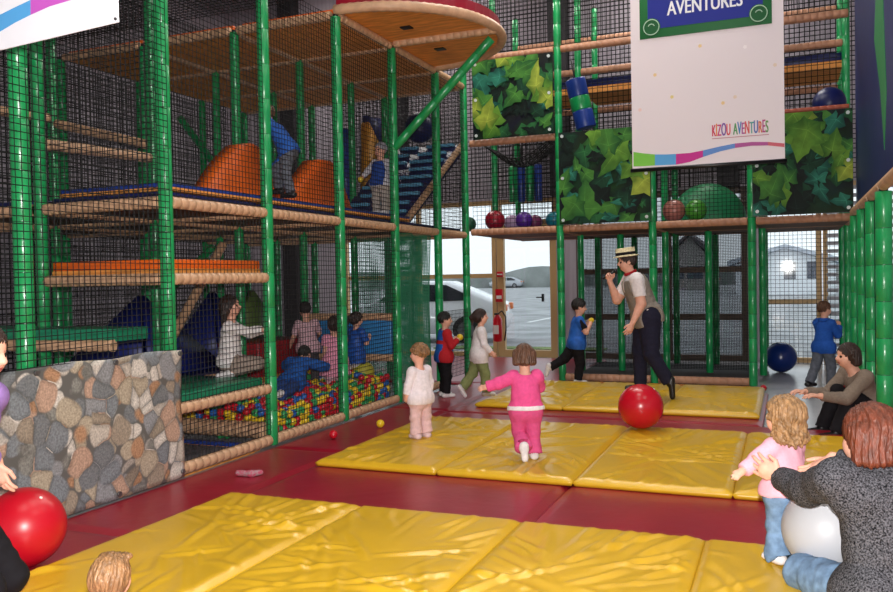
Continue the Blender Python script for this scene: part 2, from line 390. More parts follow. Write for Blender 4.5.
        if gname in ('shoe', 'sock'):
            lab_ = np.arange(len(Va))
            for _ in range(400):
                m_ = lab_[FA].min(1); l2 = lab_.copy(); np.minimum.at(l2, FA.ravel(), np.repeat(m_, 4)); l2 = l2[l2]
                if (l2 == lab_).all(): break
                lab_ = l2
            for c_ in np.unique(lab_):
                k_ = np.where(lab_ == c_)[0]
                if len(k_) < 60: continue
                rm = np.full(len(Va), -1); rm[k_] = np.arange(len(k_)); fa = FA[(rm[FA] >= 0).all(1)]; np_mesh(gname, Va[k_], rm[fa], ms, root)
        else: np_mesh(gname, Va, FA, ms, root, mi)
    if hair: hair(info)
    if extra: extra(info)
    return root, info
def hairmat(nm, rgb): return mat(nm, rgb, .42, .45, noise=.35, nscale=60, bump=.5, bscale=120, stretch=(1, 1, .25))
HB = hairmat('hair_dark_brown', (48, 32, 26)); HM = hairmat('hair_brown', (92, 62, 44)); HL = hairmat('hair_light_brown', (134, 98, 64)); HA = hairmat('hair_auburn', (104, 52, 34)); HK = hairmat('hair_black', (28, 24, 24)); HBL = hairmat('hair_dark_blonde', (152, 116, 78))
def hair(style, m, seed=1):
    def fn(i):
        hc, fh, lh, uh, hh = (i[k] for k in ('hc', 'fh', 'lh', 'uh', 'hh')); RH = np.stack([fh, lh, uh], 1); S = SDF(); r = np.random.default_rng(seed)
        at = lambda a, b, c: hc + (fh * a + lh * b + uh * c) * hh
        S.ell(at(-.09, 0, .1), np.array([.46, .395, .445]) * hh, 'h', .02, RH)
        if style in ('bob', 'long', 'pony', 'curly', 'bun'):
            S.ell(at(-.2, 0, -.1), np.array([.33, .385, .38]) * hh, 'h', .04, RH)
        if style == 'bob':
            for k in range(23):
                t = (k - 11) / 11 * 1.95; b = np.array([-.2 - .22 * math.cos(t), .40 * math.sin(t)]); S.cone(at(b[0] * .8, b[1] * .85, .1), at(b[0] + .02 * r.normal(), b[1] * 1.0, -.36 + .06 * r.random()), .12 * hh, .07 * hh, 'h', .02)
        if style == 'long':
            for k in range(13):
                t = (k - 6) / 6 * 1.9; b = np.array([-.2 - .22 * math.cos(t), .38 * math.sin(t)]); S.cone(at(b[0] * .8, b[1] * .85, .1), at(b[0] - .04, b[1] * 1.08 + .03 * r.normal(), -.75 + .1 * r.normal()), .12 * hh, .05 * hh, 'h', .015)
        if style == 'pony':
            S.cone(at(-.48, 0, .1), at(-.66, 0, -.1), .1 * hh, .13 * hh, 'h', .03); S.cone(at(-.66, 0, -.1), at(-.6, 0, -.6), .13 * hh, .05 * hh, 'h', .03)
        if style == 'bun':
            for k in range(9):
                t = k / 9 * 2 * PI; S.ell(at(-.46 + .0 * k, .1 * math.cos(t), .0 + .1 * math.sin(t)), .085 * hh, 'h', .01)
            S.ell(at(-.5, 0, 0), .12 * hh, 'h', .01)
            for k in range(7):
                t = (k - 3) / 3 * 1.1; S.cone(at(.25 * math.cos(t), .36 * math.sin(t), .42), at(-.46, .05 * (k - 3), .05), .07 * hh, .05 * hh, 'h', .008)
        if style in ('curly', 'tousle'):
            n = 95 if style == 'curly' else 60
            for k in range(n):
                z = 1 - 1.35 * (k + .5) / n; ph = k * 2.39996; rr = math.sqrt(max(0, 1 - z * z)); c = (-.1 + .45 * rr * math.cos(ph), .4 * rr * math.sin(ph), .08 + .43 * z)
                if c[0] > .12 and c[2] < .22: continue
                S.ell(at(*c), (.085 + .03 * r.random()) * hh, 'h', .008)
            if style == 'curly':
                for k in range(34):
                    t = (k - 16.5) / 17 * 2.1; x0, y0 = -.15 - .3 * math.cos(t), .42 * math.sin(t); zb = -.5 - .25 * r.random(); ph = r.random() * 6; pv = None
                    for q in range(10):
                        z = -.1 + (zb + .1) * q / 9; c = at(x0 * (1 + .02 * q) + .05 * math.cos(ph + q * 1.15), y0 * (1 + .015 * q) + .05 * math.sin(ph + q * 1.15), z)
                        if pv is not None: S.cone(pv, c, .05 * hh, .047 * hh, 'h', .004)
                        pv = c
        S.cut(at(.42, 0, -.2), np.array([.36, .30, .42]) * hh, .02, RH)
        if style in ('short', 'tousle'): S.cut(at(.1, 0, -.62), np.array([.6, .6, .42]) * hh, .02, RH)
        V, F, idx, T, N = S.mesh(max(.0042, hh * .024))
        lo = (V - hc) @ RH / hh; ang = np.arctan2(lo[:, 1], -lo[:, 0] + .2)
        d = hh * .014 * np.sin(ang * 46 + 3 * np.sin(lo[:, 2] * 5) + r.random() * 6) + hh * .012 * np.sin(ang * 17 + lo[:, 2] * 4)
        V = V + N * d[:, None]
        np_mesh('hair', V, F, m, i['root'])
    return fn
# ------------------------------------------------------------------ materials of the place
GREEN = mat('green_foam_vinyl', (26, 148, 82), .3, .5, noise=.12, nscale=6, bump=.15, bscale=25, coat=.25)
TAN = mat('tan_foam_vinyl', (200, 160, 126), .42, .4, noise=.12, nscale=9, bump=.15, bscale=30)
RED = mat('red_vinyl', (146, 20, 42), .33, .5, noise=.08, nscale=3, bump=.12, bscale=9)
YEL = mat('yellow_vinyl', (212, 168, 36), .3, .5, noise=.05, nscale=3, bump=.18, bscale=6)
NET = mat('black_net_cord', (16, 16, 18), .7, .3)
NETG = mat('green_net_cord', (54, 134, 100), .6, .3)
ORANGE = mat('orange_vinyl', (226, 100, 22), .4, .4, noise=.06, nscale=5)
BROWN = mat('orange_brown_board', (226, 150, 72), .55, .35, noise=.2, nscale=4, stretch=(1, 5, 1))
BLUE = mat('blue_vinyl', (28, 58, 140), .35, .45, noise=.1, nscale=6)
SKYB = mat('bright_blue_vinyl', (48, 128, 190), .35, .45, noise=.08, nscale=6)
NAVY = mat('dark_blue_vinyl', (22, 30, 84), .4, .4, noise=.1, nscale=8)
DGREEN = mat('deck_green_vinyl', (28, 128, 92), .35, .45, noise=.08, nscale=6)
STEEL = mat('grey_steel', (120, 122, 124), .35, .5, metal=.8)
BLACK = mat('black_plastic', (20, 20, 22), .35, .5)
WHITE = mat('white_cotton', (226, 222, 220), .8, .2)

# ------------------------------------------------------------------ the setting
def struct(name, mb, m): return tag(mb.build(name, m), kind='structure')
CONC = mat('grey_vinyl_floor', (186, 186, 190), .22, .5, noise=.08, nscale=1.5)
struct('floor', MB().box((-11.2, -5.2, -.12), (5.2, 14.75, -.045)), CONC)
CLAD = mat('grey_wall_cladding', (168, 160, 170), .7, .3, noise=.1, nscale=2, stretch=(9, 9, .3))
DARK = mat('dark_wall_paint', (58, 54, 60), .8, .2, noise=.1, nscale=2)
struct('wall_left', MB().box((-11.2, -5.2, -.045), (-11, 14.6, 7.5)), CLAD)
struct('wall_right', MB().box((5, -5.2, -.045), (5.2, 14.6, 7.5)), CLAD)
struct('wall_front', MB().box((-11.2, -5.4, -.045), (5.2, -5.2, 7.5)), CLAD)
struct('ceiling', MB().box((-11.2, -5.4, 7.5), (5.2, 14.8, 7.7)), DARK)
wb = MB(); WT = 2.86
wb.box((-11.2, 14.6, WT), (5.2, 14.8, 7.5)); wb.box((-11.2, 14.6, -.045), (-8.24, 14.8, WT)); wb.box((1.6, 14.6, -.045), (5.2, 14.8, WT))
wb.box((-3.86, 14.6, -.045), (-3.5, 14.8, WT)); wb.box((-.62, 14.6, -.045), (-.42, 14.8, WT))
struct('wall_back', wb, CLAD)
cm = mat('dark_steel_column', (38, 36, 40), .6, .3)
for n, x in enumerate((-9.3, -6.9, -3.72, -.9)):
    struct('trim_%d' % (n + 1), MB().box((x - .16, 14.3, -.045 if n == 0 else WT), (x + .16, 14.59, 7.5)), cm)
FRAME = mat('beige_window_frame', (190, 156, 108), .45, .4)
DFRAME = mat('dark_window_frame', (84, 66, 56), .5, .4)
def glass(name, tint, gl=.06):
    m = bpy.data.materials.new(name); m.use_nodes = True; nt = m.node_tree; nt.nodes.remove(nt.nodes['Principled BSDF'])
    t = nt.nodes.new('ShaderNodeBsdfTransparent'); t.inputs['Color'].default_value = tint + (1,)
    g = nt.nodes.new('ShaderNodeBsdfGlossy'); g.inputs['Roughness'].default_value = .03
    mx = nt.nodes.new('ShaderNodeMixShader'); mx.inputs['Fac'].default_value = gl
    nt.links.new(t.outputs[0], mx.inputs[1]); nt.links.new(g.outputs[0], mx.inputs[2]); nt.links.new(mx.outputs[0], nt.nodes['Material Output'].inputs['Surface'])
    return m
GLASS = glass('clear_glass', (.93, .96, .96)); TINT = glass('smoked_glass', (.62, .64, .65), .05)
def window(name, x0, x1, z0, z1, fm, gm, mull=(), trans=(), fw=.08, extra=None):
    r = tag(thing(name, None, None, (x0, 14.62, 0)), kind='structure')
    m = MB(); w = x1 - x0
    m.box((0, 0, z0), (fw, .1, z1)); m.box((w - fw, 0, z0), (w, .1, z1)); m.box((fw, 0, z0), (w - fw, .1, z0 + fw)); m.box((fw, 0, z1 - fw), (w - fw, .1, z1))
    for a in mull: m.box((a - x0 - fw / 2, 0, z0 + fw), (a - x0 + fw / 2, .1, z1 - fw))
    for t in trans: m.box((fw, .01, t - fw / 2), (w - fw, .09, t + fw / 2))
    m.build('frame', fm, r); MB().box((fw * .5, .045, z0 + .03), (w - fw * .5, .052, z1 - .03)).build('pane', gm, r)
    if extra: extra(r)
    return r
window('window_1', -8.24, -5.02, -.04, WT, FRAME, GLASS, (-6.6,), (1.47,))
def dh(r):
    h = MB(); h.box((.86, -.05, .98), (.9, 0, 1.12)); h.tube([(.88, -.05, 1.06), (.76, -.05, 1.06)], .012, 8); h.build('handle', BLACK, r)
window('door_1', -5.0, -3.86, -.04, 2.4, FRAME, GLASS, (), (), .13, dh)
window('window_2', -5.0, -3.86, 2.4, WT, FRAME, GLASS)
window('window_3', -3.5, -.62, -.04, WT, DFRAME, TINT, (-3.1, -1.9), (.7, 1.5), .1)
window('window_4', -.42, .5, -.04, WT, FRAME, GLASS, (), (.95,))
def slats(r):
    m = MB()
    for k in range(22): m.box((.05, -.03, .1 + k * .125), (1.0, .0, .16 + k * .125))
    m.build('shutter', mat('grey_shutter', (150, 152, 160), .5, .4), r)
window('window_5', .52, 1.6, -.04, WT, FRAME, GLASS, (), (), .07, slats)

# ------------------------------------------------------------------ outside, seen through the glazing
ASPH = mat('asphalt', (150, 152, 154), .8, .3, noise=.25, nscale=.8)
struct('ground', MB().box((-60, 14.85, -.2), (40, 120, -.06)), ASPH)
gr = mat('verge_grass', (116, 136, 84), .9, .2, noise=.4, nscale=8)
tag(MB().box((-7, 16.2, -.06), (-3.4, 16.75, -.03)).build('grass', gr), 'strip of short grass along the car park beyond the glass door', 'grass', kind='stuff')
hm = MB(); n = 60
hp = [(-70 + 110 * k / n, 1.9 + .5 * math.sin(k * .35) + .35 * math.sin(k * .9 + 1)) for k in range(n + 1)]
hm.prism([(-70, -.1)] + hp + [(40, -.1)], lambda a, b, t: (a, t, b), 105, 118)
struct('hills', hm, mat('hazy_wooded_hill', (138, 142, 140), .95, .1, noise=.3, nscale=.3))
def house(label, x, y, w, d, h, rh, wall, roofc, blue=None):
    r = thing('house', label, 'building', (x, y, -.06))
    m = MB(); m.box((-w / 2, 0, 0), (w / 2, d, h)); m.prism([(-w / 2, h), (w / 2, h), (0, h + rh)], lambda a, b, t: (a, t, b), 0, d); m.build('wall', wall, r)
    q = MB(); t_ = .25
    for s in (-1, 1): q.prism([(0, h + rh), (s * (w / 2 + .5), h - .5 * rh / w * 2 * .5), (s * (w / 2 + .5), h + t_), (0, h + rh + t_)], lambda a, b, t: (a, t, b), -.4, d + .4)
    q.build('roof', roofc, r)
    for k in (-.28, .05, .28): MB().box((w * k - .35, -.06, 1.0), (w * k + .35, .0, 2.1)).build('window', mat('far_window', blue or (70, 80, 92), .3), r)
    return r
house('grey gabled house far across the car park behind the smoked glazing', -8.1, 76, 2.9, 6, 3.2, 1.6, mat('grey_render', (150, 146, 142), .9), mat('slate', (84, 80, 84), .8))
house('low pale building with blue windows beyond the window in the alcove', -.2, 58, 6.0, 9, 2.0, 1.0, mat('pale_render', (224, 228, 232), .9), mat('pale_roof', (178, 186, 196), .8), (70, 140, 200))
def car(label, x, y, rz, paint, detail=True):
    r = thing('car', label, 'car', (x, y, -.06), None, rz)
    pr = [(0, .35), (.02, .62), (.25, .86), (1.1, .94), (1.75, 1.36), (2.2, 1.44), (3.0, 1.42), (3.55, 1.2), (4.05, .98), (4.25, .9), (4.32, .55), (4.25, .3), (3.9, .22), (.3, .22)]
    bm = bmesh.new()
    for s, yy in ((0, -.84), (1, .84)):
        pass
    ring = []
    for yy, sh, zs in ((-.84, .06, .9), (-.78, .02, .97), (-.5, 0, 1), (.5, 0, 1), (.78, .02, .97), (.84, .06, .9)):
        ring.append([bm.verts.new((a + (sh if a < 2 else -sh), yy * (1 - max(0, b - .9) * .25), .22 + (b - .22) * zs)) for a, b in pr])
    for i in range(5):
        for k in range(len(pr)): bm.faces.new((ring[i][k], ring[i][(k + 1) % len(pr)], ring[i + 1][(k + 1) % len(pr)], ring[i + 1][k]))
    bm.faces.new(ring[0][::-1]); bm.faces.new(ring[-1]); MB().bm(bm, True).build('car_body', paint, r)
    gl = mat('car_glass', (34, 40, 46), .1, .6)
    for yy in (-.805, .775):
        m = MB(); m.prism([(1.3, .96), (1.82, 1.3), (2.3, 1.36), (2.32, .96)], lambda a, b, t: (a, t, b), yy, yy + .03); m.build('side_window', gl, r)
        m = MB(); m.prism([(2.4, .96), (2.38, 1.36), (2.95, 1.34), (3.45, 1.1), (3.5, .98)], lambda a, b, t: (a, t, b), yy, yy + .03); m.build('side_window', gl, r)
    for xx in (.85, 3.4):
        for yy in (-.86, .66):
            w = MB(); w.tube([(xx, yy, .31), (xx, yy + .2, .31)], .31, 24); wh = w.build('wheel', mat('tyre', (26, 26, 28), .8), r)
            MB().tube([(xx, yy - .01, .31), (xx, yy + .21, .31)], .19, 20).build('hub_cap', STEEL, wh)
    for yy in (-.8, .55): MB().box((4.2, yy, .72), (4.33, yy + .25, .88), .02).build('tail_light', mat('tail_lamp', (226, 120, 60), .3), r)
    for yy in (-.75, .5): MB().box((.0, yy, .6), (.1, yy + .25, .74), .02).build('headlamp', mat('head_lamp', (220, 224, 228), .15), r)
    return r
car('white hatchback car parked just outside the glass door', -10.3, 17.75, math.radians(12), mat('white_car_paint', (232, 234, 236), .2, .5, coat=.5))
car('small distant grey car on the far road seen through the glass door', -36.5, 104, .1, mat('grey_car_paint', (180, 184, 190), .3))
car('pale van-sized car far away in front of the grey gabled house', -11.5, 98, .2, mat('pale_car_paint', (214, 216, 218), .3))
t = thing('lamp_post', 'thin grey lamp post in the car park seen through the glass door', 'lamp post', (-11.1, 33, -.06))
MB().tube([(0, 0, 0), (0, 0, 3), (0, 0, 7.4)], [.07, .06, .045], 10).build('pole', STEEL, t); MB().box((-.9, -.08, 7.35), (.05, .08, 7.45), .03).build('lamp_head', STEEL, t)
for k, x in enumerate((-6.6, -5.4, -4.2)): tag(MB().box((x * 1.2, 26, -.06), (x * 1.2 + .12, 30, -.055)).build('parking_line', mat('road_paint', (220, 222, 222), .7)), kind='structure', label='white parking bay line on the asphalt', cat='line')

# ------------------------------------------------------------------ floor mats
def mat_mesh(w, d, t, seed, creases, amp, step=.025):
    """puffy vinyl mat: a grid with creases, rounded edge, local origin at its front corner"""
    r = np.random.default_rng(seed); nx, ny = int(w / step), int(d / step)
    X, Y = np.meshgrid(np.linspace(0, w, nx + 1), np.linspace(0, d, ny + 1), indexing='ij'); Z = np.zeros_like(X)
    for _ in range(creases):
        if r.random() < .7:
            e = r.integers(4); s = r.uniform(.05, .95)
            p = np.array([(s * w, 0.02), (s * w, d), (0.02, s * d), (w, s * d)][e]); c = np.array([w * r.uniform(.3, .7), d * r.uniform(.3, .7)]); dr = c - p; ln = r.uniform(.3, .9)
        else: p = np.array([r.uniform(.1, .9) * w, r.uniform(.1, .9) * d]); dr = r.normal(size=2); ln = .5
        dr = dr / np.linalg.norm(dr) * ln * min(1.0, max(w, d)) * r.uniform(.55, 1.15); a = math.atan2(dr[1], dr[0]); L = np.linalg.norm(dr)
        u = (X - p[0]) * math.cos(a) + (Y - p[1]) * math.sin(a); v = -(X - p[0]) * math.sin(a) + (Y - p[1]) * math.cos(a); v = v + r.uniform(-.12, .12) * u * u / L
        tt = np.clip(u / L, 0, 1); ww = r.uniform(.014, .024); A = amp * r.uniform(.5, 1.2) * np.sin(PI * np.clip(tt * .85 + .15, 0, 1)) * ((u > -.02) & (u < L))
        Z += A * (np.exp(-(v / ww) ** 2) - .5 * np.exp(-((v - 1.9 * ww) / (1.4 * ww)) ** 2) - .3 * np.exp(-((v + 1.9 * ww) / (1.4 * ww)) ** 2))
    Z += amp * .35 * np.sin(X * r.uniform(3, 7) + r.uniform(0, 6)) * np.sin(Y * r.uniform(2, 5) + r.uniform(0, 6))
    ed = np.minimum(np.minimum(X, w - X), np.minimum(Y, d - Y)); Z = t + Z * np.clip(ed / .06, 0.15, 1) - .022 * (1 - np.clip(ed / .05, 0, 1)) ** 2
    wob = 1.0; V = np.stack([X, Y, Z], -1).reshape(-1, 3); g = np.arange((nx + 1) * (ny + 1)).reshape(nx + 1, ny + 1)
    F = [tuple(q) for q in np.stack([g[:-1, :-1], g[1:, :-1], g[1:, 1:], g[:-1, 1:]], -1).reshape(-1, 4)]
    V = V.tolist(); rim = list(g[:, 0]) + list(g[-1, 1:]) + list(g[-2::-1, -1]) + list(g[0, -2:0:-1]); n = len(rim); b = len(V)
    for k in rim:
        x, y, _ = V[k]; ox = -.012 if x < 1e-6 else (.012 if x > w - 1e-6 else 0); oy = -.012 if y < 1e-6 else (.012 if y > d - 1e-6 else 0); V.append((x + ox, y + oy, t * .5))
    for k in rim: x, y, _ = V[k]; V.append((x, y, .002))
    for k in range(n):
        k2 = (k + 1) % n
        F.append((rim[k2], rim[k], b + k, b + k2)); F.append((b + k2, b + k, b + n + k, b + n + k2))
    F.append(tuple(b + n + k for k in range(n))[::-1])
    m = MB(); m.add(V, F, True); return m
ROWS = [('front', 2.55, 4.55, (-3.48, -2.48, -1.44, -.42, .6)), ('middle', 5.56, 7.68, (-3.42, -2.4, -1.38, -.34, .68)), ('back', 8.66, 10.72, (-3.25, -2.25, -1.25, -.27))]
side = [['nearest the camera below the pebble print', 'second along from the pebble print', 'third along from the pebble print', 'under the toddler in the pink cardigan'],
        ['under the toddler in white', 'under the toddler in the pink tracksuit', 'just in front of the big red ball', 'behind the woman in the tweed coat'],
        ['nearest the fire extinguisher', 'under the man in the straw hat', 'nearest the blue ball alcove']]
sd = 3
for (rn, y0, y1, xs), lb in zip(ROWS, side):
    for k in range(len(xs) - 1):
        sd += 1; w = xs[k + 1] - xs[k] - .022
        o = mat_mesh(w, y1 - y0, .06 if rn != 'front' else .055, sd, 58, .0115, .02).build('yellow_crash_mat', YEL, None, False)
        o.location = (xs[k] + .011, y0, 0); tag(o, 'yellow mat in the %s row, %s' % (rn, lb[k]), 'mat', 'yellow crash mats in the %s row' % rn)
redx = [(-3.47, -1.42), (-1.42, .63), (.63, 2.6)]
redy = [(1.0, 3.6, 'beside the camera'), (3.6, 6.4, 'between the front and middle yellow rows'), (6.4, 8.3, 'between the middle and back yellow rows'), (8.3, 10.7, 'under the back yellow row'), (10.7, 14.2, 'before the glass door')]
xn = ['on the side of the ball pool', 'in the centre of the play floor', 'on the side of the seated women']
for yi, (a, b, tx) in enumerate(redy):
    for xi, (p, q) in enumerate(redx):
        if yi == 4 and xi > 0: continue
        if yi >= 3 and xi == 2: continue
        if yi == 3 and xi == 1: q = -.24
        if yi == 4: p, q = -6.2, -2.9
        o = mat_mesh(q - p - .008, b - a - .008, .042, 50 + yi * 3 + xi, 14, .0035, .04).build('red_floor_mat', RED, None, False)
        o.location = (p + .004, a + .004, -.044); tag(o, 'red mat %s, %s' % (tx, xn[xi]), 'mat', 'red floor mats')
for k, (a, b, tx) in enumerate(((1.0, 3.7, 'below the near end of the pebble print'), (3.7, 6.1, 'below the far end of the pebble print'), (6.1, 8.4, 'along the ball pool kerb'), (8.4, 10.7, 'at the far end of the climbing frame'))):
    o = mat_mesh(.72, b - a - .008, .042, 80 + k, 12, .0035, .04).build('red_edge_mat', RED, None, False); o.location = (-4.195, a + .004, -.044)
    tag(o, 'narrow dark red mat strip %s' % tx, 'mat', 'red edge mats')
# right of the back row the bare grey floor shows; the ground of the alcove
# ------------------------------------------------------------------ posts, rails, decks, nets
GX = [-4.25, -5.5, -6.75, -8.0]; GY = [4.9, 6.19, 7.48, 8.77, 10.06, 11.08]
def seam_tube(a, b, rad, pitch, n=10, gd=.12):
    a, b = np.array(a, float), np.array(b, float); L = np.linalg.norm(b - a); k = max(1, round(L / pitch)); pts = []; rs = []
    for i in range(k):
        t0, t1 = i / k, (i + 1) / k; e = min(.004 / L, .2 / k)
        pts += [a + (b - a) * t0, a + (b - a) * (t0 + e), a + (b - a) * ((t0 + t1) / 2), a + (b - a) * (t1 - e)]; rs += [rad * (1 - gd), rad * .99, rad, rad * .99]
    pts.append(b); rs.append(rad * (1 - gd)); return pts, rs
def post(x, y, z0, z1, label, rad=.053, group='green padded posts', m=None, name='padded_post', ties=True):
    r = thing(name, label, 'post', (x, y, z0), group)
    p, q = seam_tube((0, 0, .0), (0, 0, z1 - z0), rad, .3, 12, .06); mb = MB(); mb.tube(p, q, 12); nf = len(p) - 1
    if ties:
        for i in range(nf):
            if i % 4 == 3:
                for k in range(12): mb.mi[i * 12 + k] = 1
    mb.build('foam_sleeve', [m or GREEN, BLACK], r)
    MB().tube([(0, 0, z1 - z0), (0, 0, z1 - z0 + .03)], rad * .55, 10).build('end_cap', BLACK, r)
    return r
def rail(a, b, label, rad=.047, group='tan padded rails', m=None, pitch=.085, cat='rail', name='padded_rail'):
    a, b = np.array(a, float), np.array(b, float); p, q = seam_tube((0, 0, 0), b - a, rad, pitch, 10, .08)
    o = MB().tube(p, q, 10).build(name, m or TAN); o.location = tuple(a); return tag(o, label, cat, group)
def shorten(a, b, d=.05):
    a, b = np.array(a, float), np.array(b, float); u = nrm_(b - a); return a + u * d, b - u * d
def nrm_(v): return v / (np.linalg.norm(v) + 1e-12)
def net(o, u, v, label, cell=.045, th=.0055, m=None, group='black safety nets', sag=0, name='safety_net'):
    o, u, v = (np.array(t, float) for t in (o, u, v)); U, W = np.linalg.norm(u), np.linalg.norm(v); n = nrm_(np.cross(u, v)); mb = MB(); V = []; F = []
    def strip(a, d, s, off):
        b = len(V); h = th / 2; q = nrm_(d); s = nrm_(s)
        for e in (a, a + d):
            V.extend([e + s * h + n * (off - h * .6), e - s * h + n * (off - h * .6), e + n * (off + h)])
        F.extend([(b, b + 1, b + 4, b + 3), (b + 1, b + 2, b + 5, b + 4), (b + 2, b, b + 3, b + 5)])
    nu, nv = int(U / cell), int(W / cell)
    for i in range(nu + 1): strip(u * i / nu, v, u, 0)
    for j in range(nv + 1): strip(v * j / nv, u, v, th * .3)
    mb.add(V, F); ob = mb.build(name, m or NET, None, False); ob.location = tuple(o); return tag(ob, label, 'net', group)
def slab(lo, hi, label, m, cat='deck', group='play frame decks', name='padded_deck', bev=.012, edge=None, under=None):
    r = thing(name, label, cat, ((lo[0] + hi[0]) / 2, (lo[1] + hi[1]) / 2, lo[2]), group); c = np.array([(lo[0] + hi[0]) / 2, (lo[1] + hi[1]) / 2, lo[2]])
    lo, hi = np.array(lo) - c, np.array(hi) - c; zm = lo[2] + (hi[2] - lo[2]) * .45
    MB().box((lo[0], lo[1], zm), tuple(hi), bev).build('pad', m, r); MB().box(tuple(lo), (hi[0], hi[1], zm)).build('board', under or BROWN, r); return r
# ------------------------------------------------------------------ climbing frame along the ball pool
Z2, Z3 = 2.05, 4.15
ft = {4.9: 'corner post of the climbing frame at the far end of the pebble print', 6.19: 'front post at the near corner of the ball pool', 7.48: 'front post halfway along the ball pool kerb',
      8.77: 'front post at the far end of the ball pool, foot of the diagonal brace', 10.06: 'front post just past the green mesh curtain', 11.08: 'front post where the climbing frame meets the back frame'}
post(-4.25, 3.65, 0, 5.2, 'nearest green padded post, rising from behind the pebble print', .056)
for y in GY: post(-4.25, y, 0, 6.4 if y < 7 else (Z3 - .02 if y < 11 else 5.6), 'green ' + ft[y])
rown = {-5.5: 'second', -6.75: 'third', -8.0: 'fourth'}
yn = {4.9: 'level with the end of the pebble print', 6.19: 'level with the near edge of the ball pool', 7.48: 'level with the middle of the ball pool', 8.77: 'level with the far edge of the ball pool', 10.06: 'level with the mesh curtain', 11.08: 'level with the back frame'}
for x in GX[1:]:
    for y in GY:
        post(x, y, 0 if x > -8 else 0, Z3 - .02 if y > 7 else 5.6, 'inner green post, %s row back, %s' % (rown[x], yn[y]), .05, 'inner posts of the climbing frame', ties=False)
post(-6.1, 3.9, 0, 5.0, 'green padded post deep in shade left of the pebble print', .05, 'inner posts of the climbing frame', ties=False)
bay = {0: 'over the green deck bay', 1: 'over the near half of the ball pool', 2: 'over the far half of the ball pool', 3: 'over the green mesh curtain', 4: 'over the passage to the glass door'}
for i in range(5):
    a, b = GY[i], GY[i + 1]
    for x in GX[:3]:
        w = 'front' if x == -4.25 else rown[x] + ' row'
        rail((x, a + .05, Z2), (x, b - .05, Z2), 'tan padded first floor rail %s, %s' % (bay[i], w))
        if i >= 2: rail((x, a + .05, Z3), (x, b - .05, Z3), 'tan padded upper floor rail %s, %s' % (bay[i], w))
    if i < 3: rail((-4.25, a + .05, .045), (-4.25, b - .05, .045), 'tan padded floor kerb %s' % ('beside the bare floor under the green deck', 'along the near half of the ball pool', 'along the far half of the ball pool')[i], .05)
    if i == 3: rail((-4.25, a + .05, .045), (-4.25, b - .05, .045), 'tan padded floor kerb under the green mesh curtain', .05)
for y in GY:
    for j in range(3 if y > 5 else 2):
        a, b = GX[j], GX[j + 1]
        rail((a - .05, y, Z2), (b + .05, y, Z2), 'first floor cross rail %s, %s span in' % (yn[y], ('first', 'second', 'third')[j]))
        if y > 7: rail((a - .05, y, Z3), (b + .05, y, Z3), 'upper floor cross rail %s, %s span in' % (yn[y], ('first', 'second', 'third')[j]))
rail((-5.55, 4.9, Z2), (-8, 4.9, Z2), 'first floor rail running off to the edge of the picture above the pebble print')
# higher rails in the dark bay next to the camera
for (x, za, zb, tx) in ((-5.5, 2.58, 2.62, 'above the orange deck'), (-6.75, 3.05, 3.1, 'high behind the nearest post'), (-8, 3.4, 3.42, 'highest in the dark corner')):
    rail((x, 4.95, za), (x, 6.14, zb), 'tan padded handrail %s' % tx)
rail((-5.55, 6.19, 2.75), (-6.7, 6.19, 3.05), 'sloping tan padded rail in the dark corner above the orange deck')
rail((-6.8, 4.9, 2.75), (-8, 4.9, 2.75), 'tan rail at the edge of the picture behind the nearest post')
# decks
for i in range(5):
    for j in range(3):
        a, b = GY[i], GY[i + 1]; x0, x1 = GX[j + 1], GX[j]
        if i == 0 and j == 2: continue
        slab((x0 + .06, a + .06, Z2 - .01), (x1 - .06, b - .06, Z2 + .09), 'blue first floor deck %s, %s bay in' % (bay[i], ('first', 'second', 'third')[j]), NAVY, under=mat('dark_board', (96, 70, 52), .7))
        if i >= 2: slab((x0 + .06, a + .06, Z3 - .02), (x1 - .06, b - .06, Z3 + .09), 'orange-brown upper floor %s, %s bay in' % (bay[i], ('first', 'second', 'third')[j]), ORANGE)
slab((-5.45, 4.95, 1.5), (-4.3, 6.14, 1.63), 'orange padded deck halfway up behind the corner post', ORANGE)
for a, b, t in (((-4.3, 4.9, 1.48), (-5.45, 4.9, 1.48), 'in front of the orange deck, above the pebble print'), ((-4.25, 4.95, 1.48), (-4.25, 6.14, 1.48), 'below the orange deck along the front'), ((-5.5, 4.95, 1.48), (-5.5, 6.14, 1.48), 'behind the orange deck')): rail(a, b, 'tan padded rail ' + t)
slab((-5.45, 4.95, .47), (-4.3, 6.14, .6), 'green padded deck under the sitting girl in white', DGREEN)
for a, b, t in (((-4.25, 4.95, .5), (-4.25, 6.14, .5), 'along the front edge of the green deck'), ((-5.5, 4.95, .6), (-5.5, 6.14, .6), 'behind the girl sitting on the green deck'), ((-4.3, 6.19, .5), (-5.45, 6.19, .5), 'at the pool end of the green deck')): rail(a, b, 'tan padded rail ' + t)
# rounded green step behind the pebble print
r = thing('rounded_step', 'green padded step with a curved tan lip behind the pebble print', 'deck', (-5.45, 4.7, .94)); m = MB()
arc = [(-.95, .35)] + [(-.95 + 1.9 * k / 12, -.12 * math.sin(PI * k / 12) + .02) for k in range(13)] + [(.95, .35)]
m.prism(arc, lambda a, b, t: (a, b, t), .03, .12); m.build('pad', DGREEN, r)
p = [(-.95 + 1.9 * k / 40, -.12 * math.sin(PI * k / 40), 0) for k in range(41)]; MB().tube(p, [.04 if k % 2 else .046 for k in range(41)], 10).build('lip', TAN, r)
r.location = (-5.5, 4.66, 1.0)
